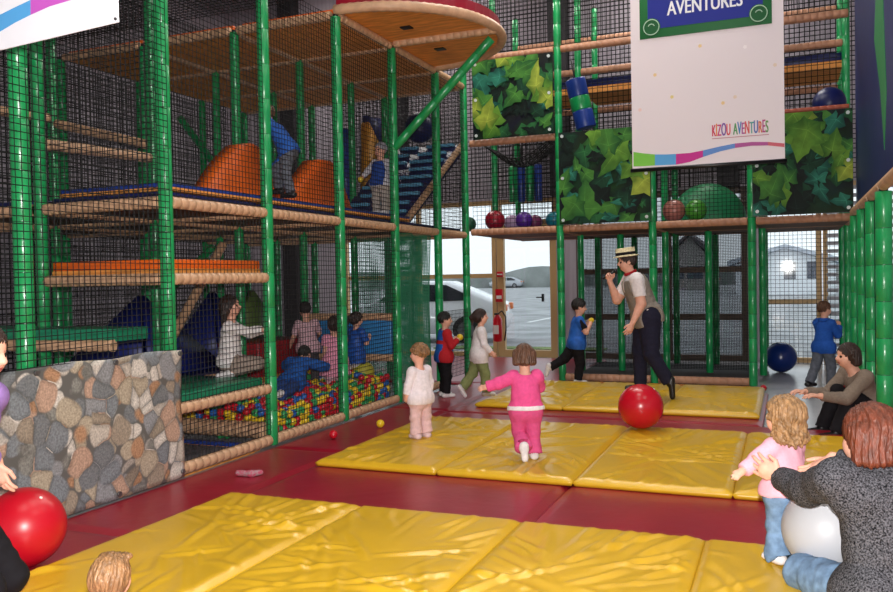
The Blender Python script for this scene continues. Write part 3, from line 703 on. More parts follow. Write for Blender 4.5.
# nets on the front of the frame
NB = ('over the bare floor and green deck', 'before the near half of the ball pool', 'before the far half of the ball pool', 'before the green mesh curtain', 'at the passage to the glass door')
for i in range(5):
    a, b = GY[i] + .05, GY[i + 1] - .05
    if i < 3: net((-4.23, a, .1), (0, b - a, 0), (0, 0, Z2 - .15), 'black cord net %s, lower storey' % NB[i])
    net((-4.23, a, Z2 + .05), (0, b - a, 0), (0, 0, Z3 - Z2 - .1), 'black cord net %s, upper storey' % NB[i])
net((-4.17, 2.6, .96), (0, 2.25, 0), (0, 0, 3.2), 'black cord net hanging above the pebble print in front of the nearest post')
net((-5.45, 4.93, 1.7), (1.15, 0, 0), (0, 0, 2.5), 'black cord net across the end of the frame above the orange deck')
net((-8, 4.93, 2.1), (2.45, 0, 0), (0, 0, 2.6), 'black cord net across the dark corner at the edge of the picture', .05)
for j in range(3):
    net((GX[j + 1] + .05, 11.3, Z2 + .05), (1.15, 0, 0), (0, 0, 2.1), 'net across the far end of the frame upstairs, %s bay in' % ('first', 'second', 'third')[j], .06, .008)
    net((-8.05, GY[j] + .05, .1), (0, 1.19, 0), (0, 0, 4.0), 'black cord net at the back of the frame, %s bay from the camera' % ('first', 'second', 'third')[j], .06, .008, group='rear nets of the climbing frame')
for j in (3, 4): net((-8.05, GY[j] + .05, .1), (0, 1.19, 0), (0, 0, 4.0), 'black cord net at the back of the frame, %s bay from the camera' % ('fourth', 'fifth')[j - 3], .06, .008, group='rear nets of the climbing frame')
net((-4.2, 4.95, 4.35), (-3.8, 0, 0), (0, 2.5, 0), 'black cord ceiling net over the orange deck, high up', .07, .009, group='ceiling nets')
net((-8.2, 14.5, 2.9), (9.6, 0, 0), (0, 0, 4.4), 'wide black cord net hung before the grey back wall', .075, .014, group='wall nets')
net((-10.85, 3.0, .05), (0, 11.4, 0), (0, 0, 6.5), 'wide black cord net hung before the grey side wall behind the climbing frame', .075, .014, group='wall nets')
# half-round platform on the upper floor
r = thing('round_platform', 'half round upper platform with tan padded rim and orange underside', 'platform', (-4.25, 8.77, 4.2)); Rr = 1.29
arc = [(Rr * math.sin(t), -Rr * math.cos(t)) for t in np.linspace(0, PI, 29)]
MB().prism(arc, lambda a, b, t: (a, b, t), -.0, .05).build('board', BROWN, r); MB().prism([(a * .985, b * .985) for a, b in arc], lambda a, b, t: (a, b, t), .05, .17).build('pad', RED, r)
pp = [(Rr * math.sin(t), -Rr * math.cos(t), .0) for t in np.linspace(0, PI, 97)]; MB().tube(pp, [.05 if k % 2 else .056 for k in range(97)], 10).build('rim', TAN, r)
for t_ in (PI / 2,):
    p, q = seam_tube((.04, 0, -.02), (Rr, 0, -.02), .046, .085); MB().tube(p, q, 10).build('spoke', TAN, r)
for s in (.5, -.45): MB().box((.35, s - .05, -.012), (.47, s + .05, 0)).build('fixing', BLACK, r)
b0, b1 = np.array((-4.23, 8.77, 2.98)), np.array((-3.02, 8.78, Z3 - .06))
r = thing('diagonal_brace', 'green padded diagonal brace holding up the half round platform', 'brace', tuple(b0)); p, q = seam_tube((0, 0, 0), b1 - b0, .05, .22, 12, .06); MB().tube(p, q, 12).build('foam_sleeve', GREEN, r)
for a, b, t in (((-7.9, 9.45, 3.77), (-7.9, 10.4, 3.05), 'deep upstairs beyond the corner post'), ((-7.95, 8.7, 1.0), (-6.8, 8.7, 1.9), 'deep downstairs beyond the orange deck')):
    r = thing('diagonal_brace', 'dark green padded diagonal brace ' + t, 'brace', a); d = np.array(b) - np.array(a); p, q = seam_tube((0, 0, 0), d, .05, .22, 12, .06); MB().tube(p, q, 12).build('foam_sleeve', GREEN, r)
# orange mounds upstairs, blue padding, wave slide
def board(name, label, cat, pts, x0, x1, m, edge=None, group=None):
    o = np.array((x0, pts[0][0], pts[0][1])); r = thing(name, label, cat, tuple(o), group)
    bm = bmesh.new(); va = [bm.verts.new((0, a - o[1], b - o[2])) for a, b in pts]; f = bm.faces.new(va); e = bmesh.ops.extrude_face_region(bm, geom=[f])
    for g in e['geom']:
        if isinstance(g, bmesh.types.BMVert): g.co.x += x1 - x0
    bmesh.ops.recalc_face_normals(bm, faces=bm.faces); bmesh.ops.bevel(bm, geom=bm.edges[:], offset=.012, segments=2, affect='EDGES'); MB().bm(bm, True).build('pad', m, r)
    return r
zb = Z2 + .165
cv = lambda p, q, bow, n=9: [(p[0] + (q[0] - p[0]) * k / n, p[1] + (q[1] - p[1]) * k / n + bow * math.sin(PI * k / n)) for k in range(n + 1)]
board('foam_hill', 'tall orange foam hill with scooped sides upstairs behind the climbing boy', 'foam hill', [(7.36, zb), (6.04, zb)] + cv((6.04, zb), (6.62, 2.76), .05)[1:] + cv((6.62, 2.76), (6.9, 2.75), .03)[1:] + cv((6.9, 2.75), (7.36, zb), -.06)[1:-1], -5.0, -4.78, ORANGE)
board('foam_hill', 'lower flat-topped orange foam hill upstairs, farther from the camera', 'foam hill', [(8.3, zb), (6.86, zb)] + cv((6.86, zb), (7.6, 2.72), -.04)[1:] + [(7.86, 2.73)] + cv((7.86, 2.73), (8.3, zb), .05)[1:-1], -4.76, -4.54, ORANGE)
slab((-5.4, 5.0, Z2 + .1), (-4.3, 9.3, Z2 + .16), 'thin blue floor pad upstairs under the orange hills', BLUE)
slab((-6.4, 6.3, Z2 + .1), (-5.6, 7.3, Z2 + .3), 'raised blue foam block upstairs beside the tall orange hill', BLUE, 'foam block')
r = thing('wave_slide', 'blue stepped ramp with light blue stripes climbing to the back frame', 'slide', (-4.9, 9.4, Z2 + .1)); n = 9; L = 1.9; Hh = 1.2
pr = [(0, 0)]
for k in range(n): pr += [(L * k / n + .02, Hh * k / n + .07), (L * (k + .65) / n, Hh * (k + .45) / n + .1), (L * (k + 1) / n - .01, Hh * (k + .75) / n + .06)]
pr += [(L, Hh), (L, Hh - .14), (.12, -.0)]
MB().prism(pr, lambda a, b, t: (t, a, b), -.52, .5).build('ramp', NAVY, r)
ls = MB()
for k in range(n):
    for q0, q1 in ((-.48, -.12), (-.05, .46)): ls.box((q0 + .04 * (k % 3), L * (k + .25) / n, Hh * (k + .28) / n + .085), (q1 - .05 * (k % 2), L * (k + .62) / n, Hh * (k + .42) / n + .112), .006)
ls.build('stripes', mat('light_blue_vinyl', (92, 160, 196), .4), r)
p, q = seam_tube((.53, -.05, .02), (.53, L, Hh + .02), .045, .085); MB().tube(p, q, 10).build('edge_rail', TAN, r)
board('foam_board', 'yellow-orange foam wedge standing upstairs beside the blue ramp', 'foam board', [(10.72, zb), (11.1, zb), (11.28, 3.35), (10.82, 3.75)], -5.76, -5.62, mat('amber_vinyl', (204, 142, 40), .4))
board('foam_board', 'upright blue foam board upstairs between the orange hill and the yellow wedge', 'foam board', [(10.45, zb), (10.68, zb), (10.68, 3.6), (10.4, 3.6)], -5.9, -5.78, BLUE)
board('foam_board', 'dark blue three-cornered board hanging upstairs above the head of the ramp', 'foam board', [(11.5, 3.3), (11.95, 3.95), (11.1, 3.9)], -5.9, -5.8, NAVY)
o = MB().ell((0, 0, 0), .22, 20, 12).build('soft_ball', NAVY); o.location = (-4.9, 11.0, 3.62); tag(o, 'dark blue round cushion at the head of the blue ramp', 'ball')
# downstairs: pyramids, red block, blue wall panel, curtain
def pyramid(label, x, y, z, w, h, m):
    r = thing('foam_pyramid', label, 'foam pyramid', (x, y, z)); bm = bmesh.new(); q = [bm.verts.new((a * w, b * w, 0)) for a, b in ((-1, -1), (1, -1), (1, 1), (-1, 1))]; t = bm.verts.new((0, 0, h))
    bm.faces.new(q[::-1]); [bm.faces.new((q[k], q[(k + 1) % 4], t)) for k in range(4)]; bmesh.ops.bevel(bm, geom=bm.edges[:], offset=.03, segments=2, affect='EDGES'); MB().bm(bm, True).build('pad', m, r); return r
slab((-8.0, 6.25, .4), (-5.56, 7.42, .52), 'dark blue low deck inside the frame behind the sitting girl', NAVY)
pyramid('large dark blue foam pyramid inside the frame behind the girl in white', -6.3, 6.85, .53, .62, .85, mat('pyramid_blue', (30, 42, 120), .4, .4))
pyramid('dark blue foam pyramid inside the frame behind the red block', -6.38, 8.12, .45, .5, .95, mat('pyramid_blue', (30, 42, 120), .4, .4))
rail((-5.6, 6.35, .75), (-5.62, 7.35, 1.85), 'sloping tan padded rail rising behind the sitting girl'); rail((-5.56, 6.25, .45), (-5.56, 7.42, .45), 'tan padded rail along the low dark blue deck')
slab((-5.84, 7.5, .1), (-5.3, 8.5, .78), 'red foam block at the back of the ball pool', mat('bright_red_vinyl', (150, 20, 30), .35, .5), 'foam block')
slab((-7.9, 5.0, .4), (-6.9, 6.1, .56), 'blue low deck deep behind the rounded green step', BLUE); slab((-7.4, 7.6, .45), (-6.9, 8.4, .62), 'amber foam block glimpsed deep inside the frame', mat('amber_vinyl', (204, 142, 40), .4), 'foam block')
board('foam_board', 'olive green slanted foam board behind the red block', 'foam board', [(8.0, .9), (8.7, .6), (8.7, 1.0), (8.3, 1.35)] , -6.0, -5.9, mat('olive_vinyl', (86, 110, 50), .45))
r = thing('wall_panel', 'bright blue padded wall panel at the far end of the ball pool', 'panel', (-4.88, 8.77, .56)); MB().box((-.58, -.03, 0), (.57, .03, .4), .015).build('pad', SKYB, r)
rail((-5.45, 8.77, 1.0), (-4.3, 8.77, 1.0), 'tan padded rail on top of the bright blue wall panel'); rail((-5.45, 8.77, .52), (-4.3, 8.77, .52), 'tan padded rail under the bright blue wall panel')
o = MB().ell((0, 0, 0), (.14, .14, .14), 20, 12).build('soft_ball', mat('yellow_green_vinyl', (176, 170, 50), .45)); o.location = (-4.58, 8.52, .36); tag(o, 'olive yellow soft ball below the bright blue wall panel', 'ball')
rail((-4.3, 6.19, .12), (-5.45, 6.19, .12), 'tan padded barrier between the bare floor and the ball pool', .075)
slab((-5.4, 6.03, -.04), (-4.32, 6.1, .02), 'blue strip on the floor below the pool barrier', BLUE, 'strip', bev=.006)
slab((-5.45, 4.95, -.045), (-4.32, 6.02, -.012), 'grey floor board under the green deck', mat('grey_felt', (120, 118, 124), .85, .2, noise=.1, nscale=40), 'board', bev=.004)
def curtain(label, x0, y0, x1, y1, z0, z1, m, folds, amp, cell):
    a = np.array((x0, y0)); d = np.array((x1, y1)) - a; L = np.linalg.norm(d); d /= L; nn = np.array((-d[1], d[0])); V = []; F = []
    def pt(s, z):
        p = a + d * s * L + nn * amp * math.sin(s * folds * 2 * PI + .6 * math.sin(z * 2)) * (1 + .2 * math.sin(z * 3)); return np.array((p[0] - x0, p[1] - y0, z - z0))
    def ribbon(P, w):
        b = len(V); 
        for i, p in enumerate(P):
            t = P[min(i + 1, len(P) - 1)] - P[max(i - 1, 0)]; t = t / np.linalg.norm(t); c = np.cross(t, (nn[0], nn[1], 0)); c /= np.linalg.norm(c) + 1e-9; V.extend([p + c * w / 2, p - c * w / 2])
        F.extend([(b + 2 * i, b + 2 * i + 1, b + 2 * i + 3, b + 2 * i + 2) for i in range(len(P) - 1)])
    for k in range(int(L / cell) + 1): ribbon([pt(k * cell / L, z) for z in np.linspace(z0, z1, 14)], .008)
    for k in range(int((z1 - z0) / cell) + 1): ribbon([pt(s, z0 + k * cell) for s in np.linspace(0, 1, 40)], .008)
    o = MB().add(V, F).build('mesh_curtain', m, None, False); o.location = (x0, y0, z0); return tag(o, label, 'net', 'green mesh curtains')
curtain('green mesh curtain hanging in folds beside the red sleeved boy', -4.35, 8.85, -4.35, 10.0, .1, 2.0, NETG, 2, .05, .019)
curtain('green mesh curtain farther back between the pool and the windows', -5.45, 10.06, -4.4, 10.06, .1, 2.0, NETG, 2, .05, .019)
curtain('green mesh curtain on the far side of the passage', -5.45, 11.08, -4.95, 11.08, .1, 2.0, NETG, 2, .05, .019)

# ------------------------------------------------------------------ ball pool
PB = [mat('ball_red', (196, 24, 40), .28, .5), mat('ball_yellow', (232, 196, 40), .28, .5), mat('ball_blue', (40, 100, 180), .28, .5), mat('ball_green', (44, 150, 84), .28, .5)]
PN = ['red', 'yellow', 'blue', 'green']; rb = .039; rng = np.random.default_rng(5); cand = []
hz_ = lambda x, y: .23 + .09 * min(1, (-4.3 - x) / .8) + .05 * math.sin(x * 5 + y * 3) * math.sin(y * 4) + .06 * (y > 8.2)
xs = np.arange(-5.75, -4.33, .077); ys = np.arange(6.31, 8.70, .077)
for x in xs:
    for y in ys:
        top = hz_(x, y); zz = [top] + [top - .066 * k for k in range(1, 6) if (x > -4.42 or y < 6.37) and top - .066 * k > .0]
        for z in zz: cand.append((x + rng.uniform(-.012, .012), y + rng.uniform(-.012, .012), z + rng.uniform(-.012, .012)))
cand = [c for c in cand if c[2] > .02 and not (c[0] < -5.25 and 7.45 < c[1] < 8.55)]; cp = np.array([0, 0, HC]); cand.sort(key=lambda c: np.linalg.norm(np.array(c) - cp) + (0 if (c[0] > -4.6 or c[1] < 6.6) else .4))
def heapcol(c): return int(rng.choice(4, p=[.36, .28, .16, .20]))
protos = []
for k in range(4): protos.append(MB().ell((0, 0, 0), rb, 14, 9).build('play_ball', PB[k]).data)
for o in [o for o in COL.objects if o.name.startswith('play_ball')]: bpy.data.objects.remove(o)
for c in cand[:300]:
    k = heapcol(c); o = bpy.data.objects.new('play_ball', protos[k]); COL.objects.link(o); o.location = c
    tag(o, '%s plastic play ball in the heap filling the ball pool' % PN[k], 'ball', '%s balls in the ball pool' % PN[k])
rest = MB()
for c in cand[300:]: rest.cur = heapcol(c); rest.ell(c, rb, 8, 5)
tag(rest.build('play_balls', PB, None, False), 'many coloured plastic balls lying farther back in the ball pool', 'balls', kind='stuff')
for (x, y, k, t, q) in ((-3.85, 6.57, 0, 'red', 'on the dark red mat near the ball pool kerb'), (-3.69, 7.2, 1, 'yellow', 'on the dark red mat behind the toddler in white'), (-.3, 11.06, 0, 'red', 'at the corner of the grey alcove floor'), (.62, 11.4, 0, 'red', 'on the grey floor behind the seated woman')):
    o = MB().ell((0, 0, 0), .04, 18, 12).build('play_ball', PB[k]); o.location = (x, y, .04 if x < -1 else -.005); tag(o, 'single %s play ball lying %s' % (t, q), 'ball')
# blue jacket lying on the balls under the green deck
S = SDF(); r0 = np.random.default_rng(3)
for k in range(16): S.ell((r0.uniform(-.28, .28), r0.uniform(-.14, .14), r0.uniform(0, .06)), (r0.uniform(.06, .12), r0.uniform(.05, .1), r0.uniform(.03, .06)), 'a', .04)
V, F, *_ = S.mesh(.012); V = V + np.stack([0 * V[:, 0], 0 * V[:, 0], wrinkle(V, .012, .09, 4)], 1); o = np_mesh('blue_jacket', V, F, mat('blue_cloth', (34, 76, 150), .7, .2)); o.location = (-5.1, 6.5, .33); tag(o, 'crumpled blue jacket lying on the balls under the green deck', 'jacket')
# ------------------------------------------------------------------ printed panels and banners
def ray(px, py): return FW * FPX + RT * (px - 446.5) - UPV * (py - 296)
def onY(px, py, y): d = ray(px, py); return np.array([0, 0, HC]) + d * (y / d[1])
def onZ(px, py, z): d = ray(px, py); return np.array([0, 0, HC]) + d * ((z - HC) / d[2])
def onX(px, py, x): d = ray(px, py); return np.array([0, 0, HC]) + d * (x / d[0])
def pebble_mat():
    m = bpy.data.materials.new('pebble_print'); m.use_nodes = True; nt = m.node_tree; b = nt.nodes['Principled BSDF']; N = nt.nodes.new; Lk = nt.links.new
    tc = N('ShaderNodeTexCoord'); mp = N('ShaderNodeMapping'); mp.inputs['Scale'].default_value = (0, 1, .92); Lk(tc.outputs['Object'], mp.inputs['Vector'])
    ns = N('ShaderNodeTexNoise'); ns.inputs['Scale'].default_value = 5; ns.inputs['Detail'].default_value = 1; Lk(mp.outputs[0], ns.inputs['Vector'])
    va = N('ShaderNodeVectorMath'); va.operation = 'MULTIPLY_ADD'; va.inputs[1].default_value = (0, .07, .07); Lk(ns.outputs['Color'], va.inputs[0]); Lk(mp.outputs[0], va.inputs[2])
    def layer(scale, loc):
        m2 = N('ShaderNodeMapping'); m2.inputs['Location'].default_value = loc; Lk(va.outputs[0], m2.inputs['Vector'])
        f = N('ShaderNodeTexVoronoi'); f.inputs['Scale'].default_value = scale; Lk(m2.outputs[0], f.inputs['Vector'])
        e = N('ShaderNodeTexVoronoi'); e.feature = 'DISTANCE_TO_EDGE'; e.inputs['Scale'].default_value = scale; Lk(m2.outputs[0], e.inputs['Vector'])
        d1 = N('ShaderNodeMapRange'); d1.inputs['From Min'].default_value = .66; d1.inputs['From Max'].default_value = .58; Lk(f.outputs['Distance'], d1.inputs['Value'])
        d2 = N('ShaderNodeMapRange'); d2.inputs['From Min'].default_value = .006; d2.inputs['From Max'].default_value = .022; Lk(e.outputs['Distance'], d2.inputs['Value'])
        mu = N('ShaderNodeMath'); mu.operation = 'MULTIPLY'; Lk(d1.outputs[0], mu.inputs[0]); Lk(d2.outputs[0], mu.inputs[1])
        sp = N('ShaderNodeSeparateColor'); Lk(f.outputs['Color'], sp.inputs[0])
        r = N('ShaderNodeValToRGB'); r.color_ramp.interpolation = 'CONSTANT'; cs = [(140, 142, 144), (172, 160, 140), (124, 130, 134), (188, 180, 168), (172, 134, 104), (132, 132, 126), (206, 200, 190), (152, 140, 124), (116, 120, 122), (180, 150, 130)]
        el = r.color_ramp.elements; el[0].color = lin(cs[0]); el[1].position = .1; el[1].color = lin(cs[1])
        for k in range(2, 10): x = el.new(k / 10); x.color = lin(cs[k])
        Lk(sp.outputs[0], r.inputs[0])
        n2 = N('ShaderNodeTexNoise'); n2.inputs['Scale'].default_value = 75; n2.inputs['Detail'].default_value = 4; Lk(m2.outputs[0], n2.inputs['Vector'])
        n3 = N('ShaderNodeMapRange'); n3.inputs['From Min'].default_value = .35; n3.inputs['From Max'].default_value = .65; n3.inputs['To Min'].default_value = .72; n3.inputs['To Max'].default_value = 1.22; Lk(n2.outputs[0], n3.inputs['Value'])
        d3 = N('ShaderNodeMapRange'); d3.inputs['From Min'].default_value = .0; d3.inputs['From Max'].default_value = .15; d3.inputs['To Min'].default_value = .62; Lk(e.outputs['Distance'], d3.inputs['Value'])
        m3 = N('ShaderNodeMath'); m3.operation = 'MULTIPLY'; Lk(n3.outputs[0], m3.inputs[0]); Lk(d3.outputs[0], m3.inputs[1])
        mc = N('ShaderNodeVectorMath'); mc.operation = 'SCALE'; Lk(r.outputs[0], mc.inputs[0]); Lk(m3.outputs[0], mc.inputs['Scale'])
        return mu, mc
    a1, c1 = layer(6.6, (0, .0, .0)); a2, c2 = layer(9.5, (0, 3.3, 1.7))
    bg = N('ShaderNodeMixRGB'); bg.inputs[1].default_value = lin((96, 95, 92)); Lk(a2.outputs[0], bg.inputs[0]); Lk(c2.outputs[0], bg.inputs[2])
    fin = N('ShaderNodeMixRGB'); Lk(a1.outputs[0], fin.inputs[0]); Lk(bg.outputs[0], fin.inputs[1]); Lk(c1.outputs[0], fin.inputs[2]); Lk(fin.outputs[0], b.inputs['Base Color'])
    b.inputs['Roughness'].default_value = .42; b.inputs['Specular IOR Level'].default_value = .35; return m
r = thing('pebble_banner', 'tarpaulin printed with large river pebbles along the base of the climbing frame', 'banner', (-4.162, 3.0, 0)); ny, nz = 60, 24; V = []; F = []
for i in range(ny + 1):
    for j in range(nz + 1):
        y = 1.93 * i / ny; z = .01 + .95 * j / nz; V.append((.012 * math.sin(y * 5 + z * 2) + .008 * math.sin(z * 9 + y * 3), y, z + .008 * math.sin(y * 9) * (j == nz)))
g = lambda i, j: i * (nz + 1) + j
for i in range(ny):
    for j in range(nz): F.append((g(i, j), g(i + 1, j), g(i + 1, j + 1), g(i, j + 1)))
o = MB().add(V, F, True).build('print', pebble_mat(), r, False); md = o.modifiers.new('t', 'SOLIDIFY'); md.thickness = .004
for y, z in ((1.88, .93), (1.88, .06), (.62, .93), (1.25, .93), (1.25, .05), (.7, .05)): MB().tube([(.02, y, z), (.034, y, z)], .018, 12).build('eyelet', STEEL, r)
LM = vcol_mat('leaf_print', .6, .2)
def leaf_panel(label, w, h, loc, seed):
    rg = np.random.default_rng(seed); r = thing('leaf_banner', label, 'banner', loc, 'leaf printed panels'); bm = bmesh.new(); cl = bm.verts.layers.float_color.new('Col')
    q = []
    for i in range(9):
        for j in range(9):
            v = bm.verts.new((w * i / 8, 0, h * j / 8)); c = lin((14 + rg.uniform(-6, 10), 30 + rg.uniform(-14, 22), 26 + rg.uniform(-10, 10))); v[cl] = c; q.append(v)
    for i in range(8):
        for j in range(8): bm.faces.new((q[i * 9 + j], q[(i + 1) * 9 + j], q[(i + 1) * 9 + j + 1], q[i * 9 + j + 1]))
    pal = [((16, 56, 34), (38, 96, 52)), ((12, 62, 54), (40, 112, 92)), ((44, 92, 32), (92, 136, 46)), ((70, 108, 34), (146, 162, 60)), ((24, 74, 36), (66, 120, 48)), ((6, 26, 20), (20, 60, 40)), ((4, 12, 12), (12, 30, 24))]
    n = 64
    for k in range(n):
        top = k > n - 11; s = rg.uniform(.15, .30) if not top else rg.uniform(.26, .4); cx, cz = (rg.uniform(0, w), rg.uniform(0, h)) if not top else (w * ((k * .38) % 1), h * ((k * .61) % 1)); a0 = rg.uniform(0, 2 * PI); sq = rg.uniform(.45, .95); sk = rg.uniform(-.4, .4)
        p0, p1 = pal[int(rg.choice([0, 1, 4, 5, 6]))] if not top else pal[int(rg.choice([2, 3, 2, 4]))]; yy = -.0004 * (k + 1); pts = []
        for (ang, ln) in ((-160, .28), (-140, .5), (-118, .44), (-100, .5), (-78, .8), (-60, .62), (-44, .52), (-28, .74), (-12, .84), (0, 1.08), (12, .84), (28, .74), (44, .52), (60, .62), (78, .8), (100, .5), (118, .44), (140, .5), (160, .28)):
            t = math.radians(ang); x, z = ln * math.cos(t) * s, ln * math.sin(t) * s * sq; z += sk * x * abs(x) / s; pts.append((cx + x * math.cos(a0) - z * math.sin(a0), cz + x * math.sin(a0) + z * math.cos(a0), ln))
        c0 = bm.verts.new((cx, yy, cz)); c0[cl] = lin(p1); vs = []; dl = rg.uniform(0, 2 * PI)
        for i_, (x, z, ln) in enumerate(pts): v = bm.verts.new((x, yy, z)); t = np.clip(.5 + .5 * math.cos(i_ / 19 * 2 * PI + dl) + rg.uniform(-.2, .2), 0, 1); v[cl] = lin(tuple(p0[i] * (1 - t) + p1[i] * t for i in range(3))); vs.append(v)
        for i in range(len(vs) - 1): bm.faces.new((c0, vs[i], vs[i + 1]))
        for i in (4, 9, 14):
            d = np.array([vs[i].co.x - cx, vs[i].co.z - cz]); nn = np.array([-d[1], d[0]]) / (np.linalg.norm(d) + 1e-9) * .0035; vv = []
            for t_, q_ in ((0, 1), (0, -1), (.85, 0)): v = bm.verts.new((cx + d[0] * t_ + nn[0] * q_, yy - .0002, cz + d[1] * t_ + nn[1] * q_)); v[cl] = lin(tuple(min(255, c * 1.1 + 10) for c in p1)); vv.append(v)
            bm.faces.new(vv)
    for co, no in (((0, 0, 0), (-1, 0, 0)), ((w, 0, 0), (1, 0, 0)), ((0, 0, 0), (0, 0, -1)), ((0, 0, h), (0, 0, 1))): bmesh.ops.bisect_plane(bm, geom=bm.verts[:] + bm.edges[:] + bm.faces[:], plane_co=co, plane_no=no, clear_outer=True)
    for f in bm.faces:
        f.normal_update()
        if f.normal.y > 0: f.normal_flip()
    me = bpy.data.meshes.new('print'); bm.to_mesh(me); bm.free(); me.materials.append(LM); o = bpy.data.objects.new('print', me); COL.objects.link(o); o.parent = r
    MB().box((-.005, .002, -.005), (w + .005, .012, h + .005)).build('backing', BLACK, r)
    for x in (.05, w - .05):
        for z in (.05, h * .5, h - .05): MB().tube([(x, -.03, z), (x, -.02, z)], .022, 12).build('eyelet', mat('pale_eyelet', (190, 200, 200), .3), r)
leaf_panel('panel printed with green leaves, highest one, beside the half round platform', 1.17, 1.1, (-4.12, 11.12, 3.4), 11)
leaf_panel('panel printed with ivy leaves just left of the large white banner', 1.22, 1.24, (-2.88, 11.12, 2.15), 12)
leaf_panel('panel printed with leaves above the alcove, between the white banner and the blue sheet', 1.13, 1.24, (-.4, 11.12, 2.15), 17)
def glyphs(ch, size, bold=.0):
    cu = bpy.data.curves.new('t', 'FONT'); cu.body = ch; cu.size = size; cu.offset = bold; cu.extrude = 0; cu.resolution_u = 4; o = bpy.data.objects.new('t', cu); COL.objects.link(o)
    bpy.context.view_layer.update(); me = bpy.data.meshes.new_from_object(o.evaluated_get(bpy.context.evaluated_depsgraph_get())); V = [v.co[:] for v in me.vertices]; F = [tuple(p.vertices) for p in me.polygons]
    bpy.data.objects.remove(o); bpy.data.meshes.remove(me); return V, F
def flatm(nm, rgb): return mat('print_' + nm, rgb, .5, .3)
# large hanging banner
BY = 9.6; r = thing('hanging_banner', 'large white hanging banner with green and blue plaque and multicoloured lettering', 'banner', (-.83, BY, 2.645)); o0 = np.array((-.83, BY, 2.645))
loc = lambda px, py, e=-.004: onY(px, py, BY) - o0 + np.array((0, e, 0))
BAN = flatm('pale', (232, 222, 226)); MB().box((-.8, -.003, 0), (.81, .003, 3.2)).build('sheet', BAN, r); MB().tube([(-.82, 0, -.015), (.83, 0, -.015)], .022, 8).build('bottom_bar', BLACK, r); MB().tube([(-.82, 0, 3.21), (.83, 0, 3.21)], .022, 8).build('top_bar', BLACK, r)
pz = loc(640, 40)[2]; px0, px1 = loc(640, 40)[0], loc(772, 28)[0]; pz1 = pz + .68
MB().box((px0, -.012, pz), (px1, -.004, pz1), .003).build('plaque', flatm('green', (34, 108, 58)), r)
bz = loc(649, 30)[2]; bx0, bx1 = loc(648, 30)[0], loc(763, 22)[0]; MB().box((bx0, -.016, bz), (bx1, -.0125, pz1 - .09)).build('plaque_field', flatm('blue', (30, 42, 140)), r)
for (x, z) in ((px0 + .13, pz + .12), (px1 - .13, pz + .12), (px0 + .13, pz1 - .12), (px1 - .13, pz1 - .12)):
    MB().tube([(x, -.0165, z), (x, -.02, z)], .1, 28).build('roundel', flatm('green2', (26, 92, 50)), r); m = MB()
    m.tube([(x + .085 * math.cos(t), -.02, z + .085 * math.sin(t)) for t in np.linspace(0, 2 * PI, 33)], .006, 6); m.tube([(x + .035 * math.cos(t), -.02, z + .035 * math.sin(t)) for t in np.linspace(.3, 2.8, 14)], .006, 6); m.build('roundel_ring', flatm('mint', (170, 206, 178)), r)
def text(name, s, x0, x1, z, m, y=-.0175, bold=.004, parent=None, cap=None):
    V, F = glyphs(s, 1.0, 0); V = np.array(V); w = V[:, 0].max() - V[:, 0].min(); k = (x1 - x0) / w; kz = k if cap is None else cap / (V[:, 1].max() - min(0, V[:, 1].min())); V2 = [(x0 + (v[0] - V[:, 0].min()) * k, y, z + v[1] * kz) for v in V]
    mb = MB()
    for dx in (0, bold): mb.add([(a + dx, b - (.0002 if dx else 0), c) for a, b, c in V2], F)
    return mb.build(name, m, parent, False)
wt = flatm('white', (236, 236, 240)); tz = loc(667, 16)[2]; text('plaque_lettering', 'AVENTURES', loc(667, 12)[0], loc(742, 8)[0], tz, wt, bold=.008, parent=r, cap=.155)
cols = [(206, 60, 90), (226, 130, 60), (200, 60, 120), (120, 80, 160), (214, 70, 80)]; c2 = [(80, 150, 90), (70, 130, 190), (170, 80, 150), (216, 90, 90), (80, 160, 150), (90, 110, 180), (210, 110, 70), (180, 70, 130), (100, 150, 80)]
def logo(s, cs, xa, xb, z, cap):
    V, F = glyphs(s, 1.0, 0); V = np.array(V); mn, mx = V[:, 0].min(), V[:, 0].max(); k = (xb - xa) / (mx - mn); kz = cap / V[:, 1].max(); mats = []; mb = MB(); xoff = 0
    for i, ch in enumerate(s):
        v, f = glyphs(ch, 1.0, 0); v = np.array(v); full = glyphs(s[:i + 1], 1.0, 0)[0]; right = max(q[0] for q in full); w = v[:, 0].max() - v[:, 0].min(); base = right - w; mb.cur = i; mats.append(flatm('logo_%d_%d_%d' % cs[i], cs[i]))
        for dx in (0, .006): mb.add([(xa + (base - mn + q[0] - v[:, 0].min()) * k + dx, -.005 - dx * .02, z + q[1] * kz * (1.06 if i % 2 else .96)) for q in v], f)
    mb.build('logo_lettering', mats, r, False)
lz = loc(712, 136.5)[2]; logo('KIZOU', cols, loc(712, 130)[0], loc(730, 130)[0], lz, .13); logo('AVENTURES', c2, loc(733, 130)[0], loc(768, 130)[0], lz + .0, .13)
MB().box((loc(712, 138)[0], -.005, lz - .03), (loc(769, 138)[0], -.004, lz - .022)).build('tagline_rule', flatm('rose', (190, 130, 140)), r)
def band(name, a, c, m, parent, fn, e):
    n = len(a); V = [fn(*p, e) for p in a] + [fn(*p, e) for p in c]; MB().add(V, [(i, i + 1, n + i + 1, n + i) for i in range(n - 1)]).build(name, m, parent, False)
up = [(633.5, 152), (644, 153.5), (655, 154.5), (666, 154.5), (676, 154), (690, 153), (703, 150.5), (720, 146.5), (735, 143.5), (752, 142), (768, 142), (784.5, 143.5)]; lo_ = [(633.5, 166.5), (644, 166.2), (655, 165.5), (666, 165), (676, 164.7), (690, 162), (703, 157), (720, 151.5), (735, 148), (752, 145.8), (768, 145.5), (784.5, 147.2)]
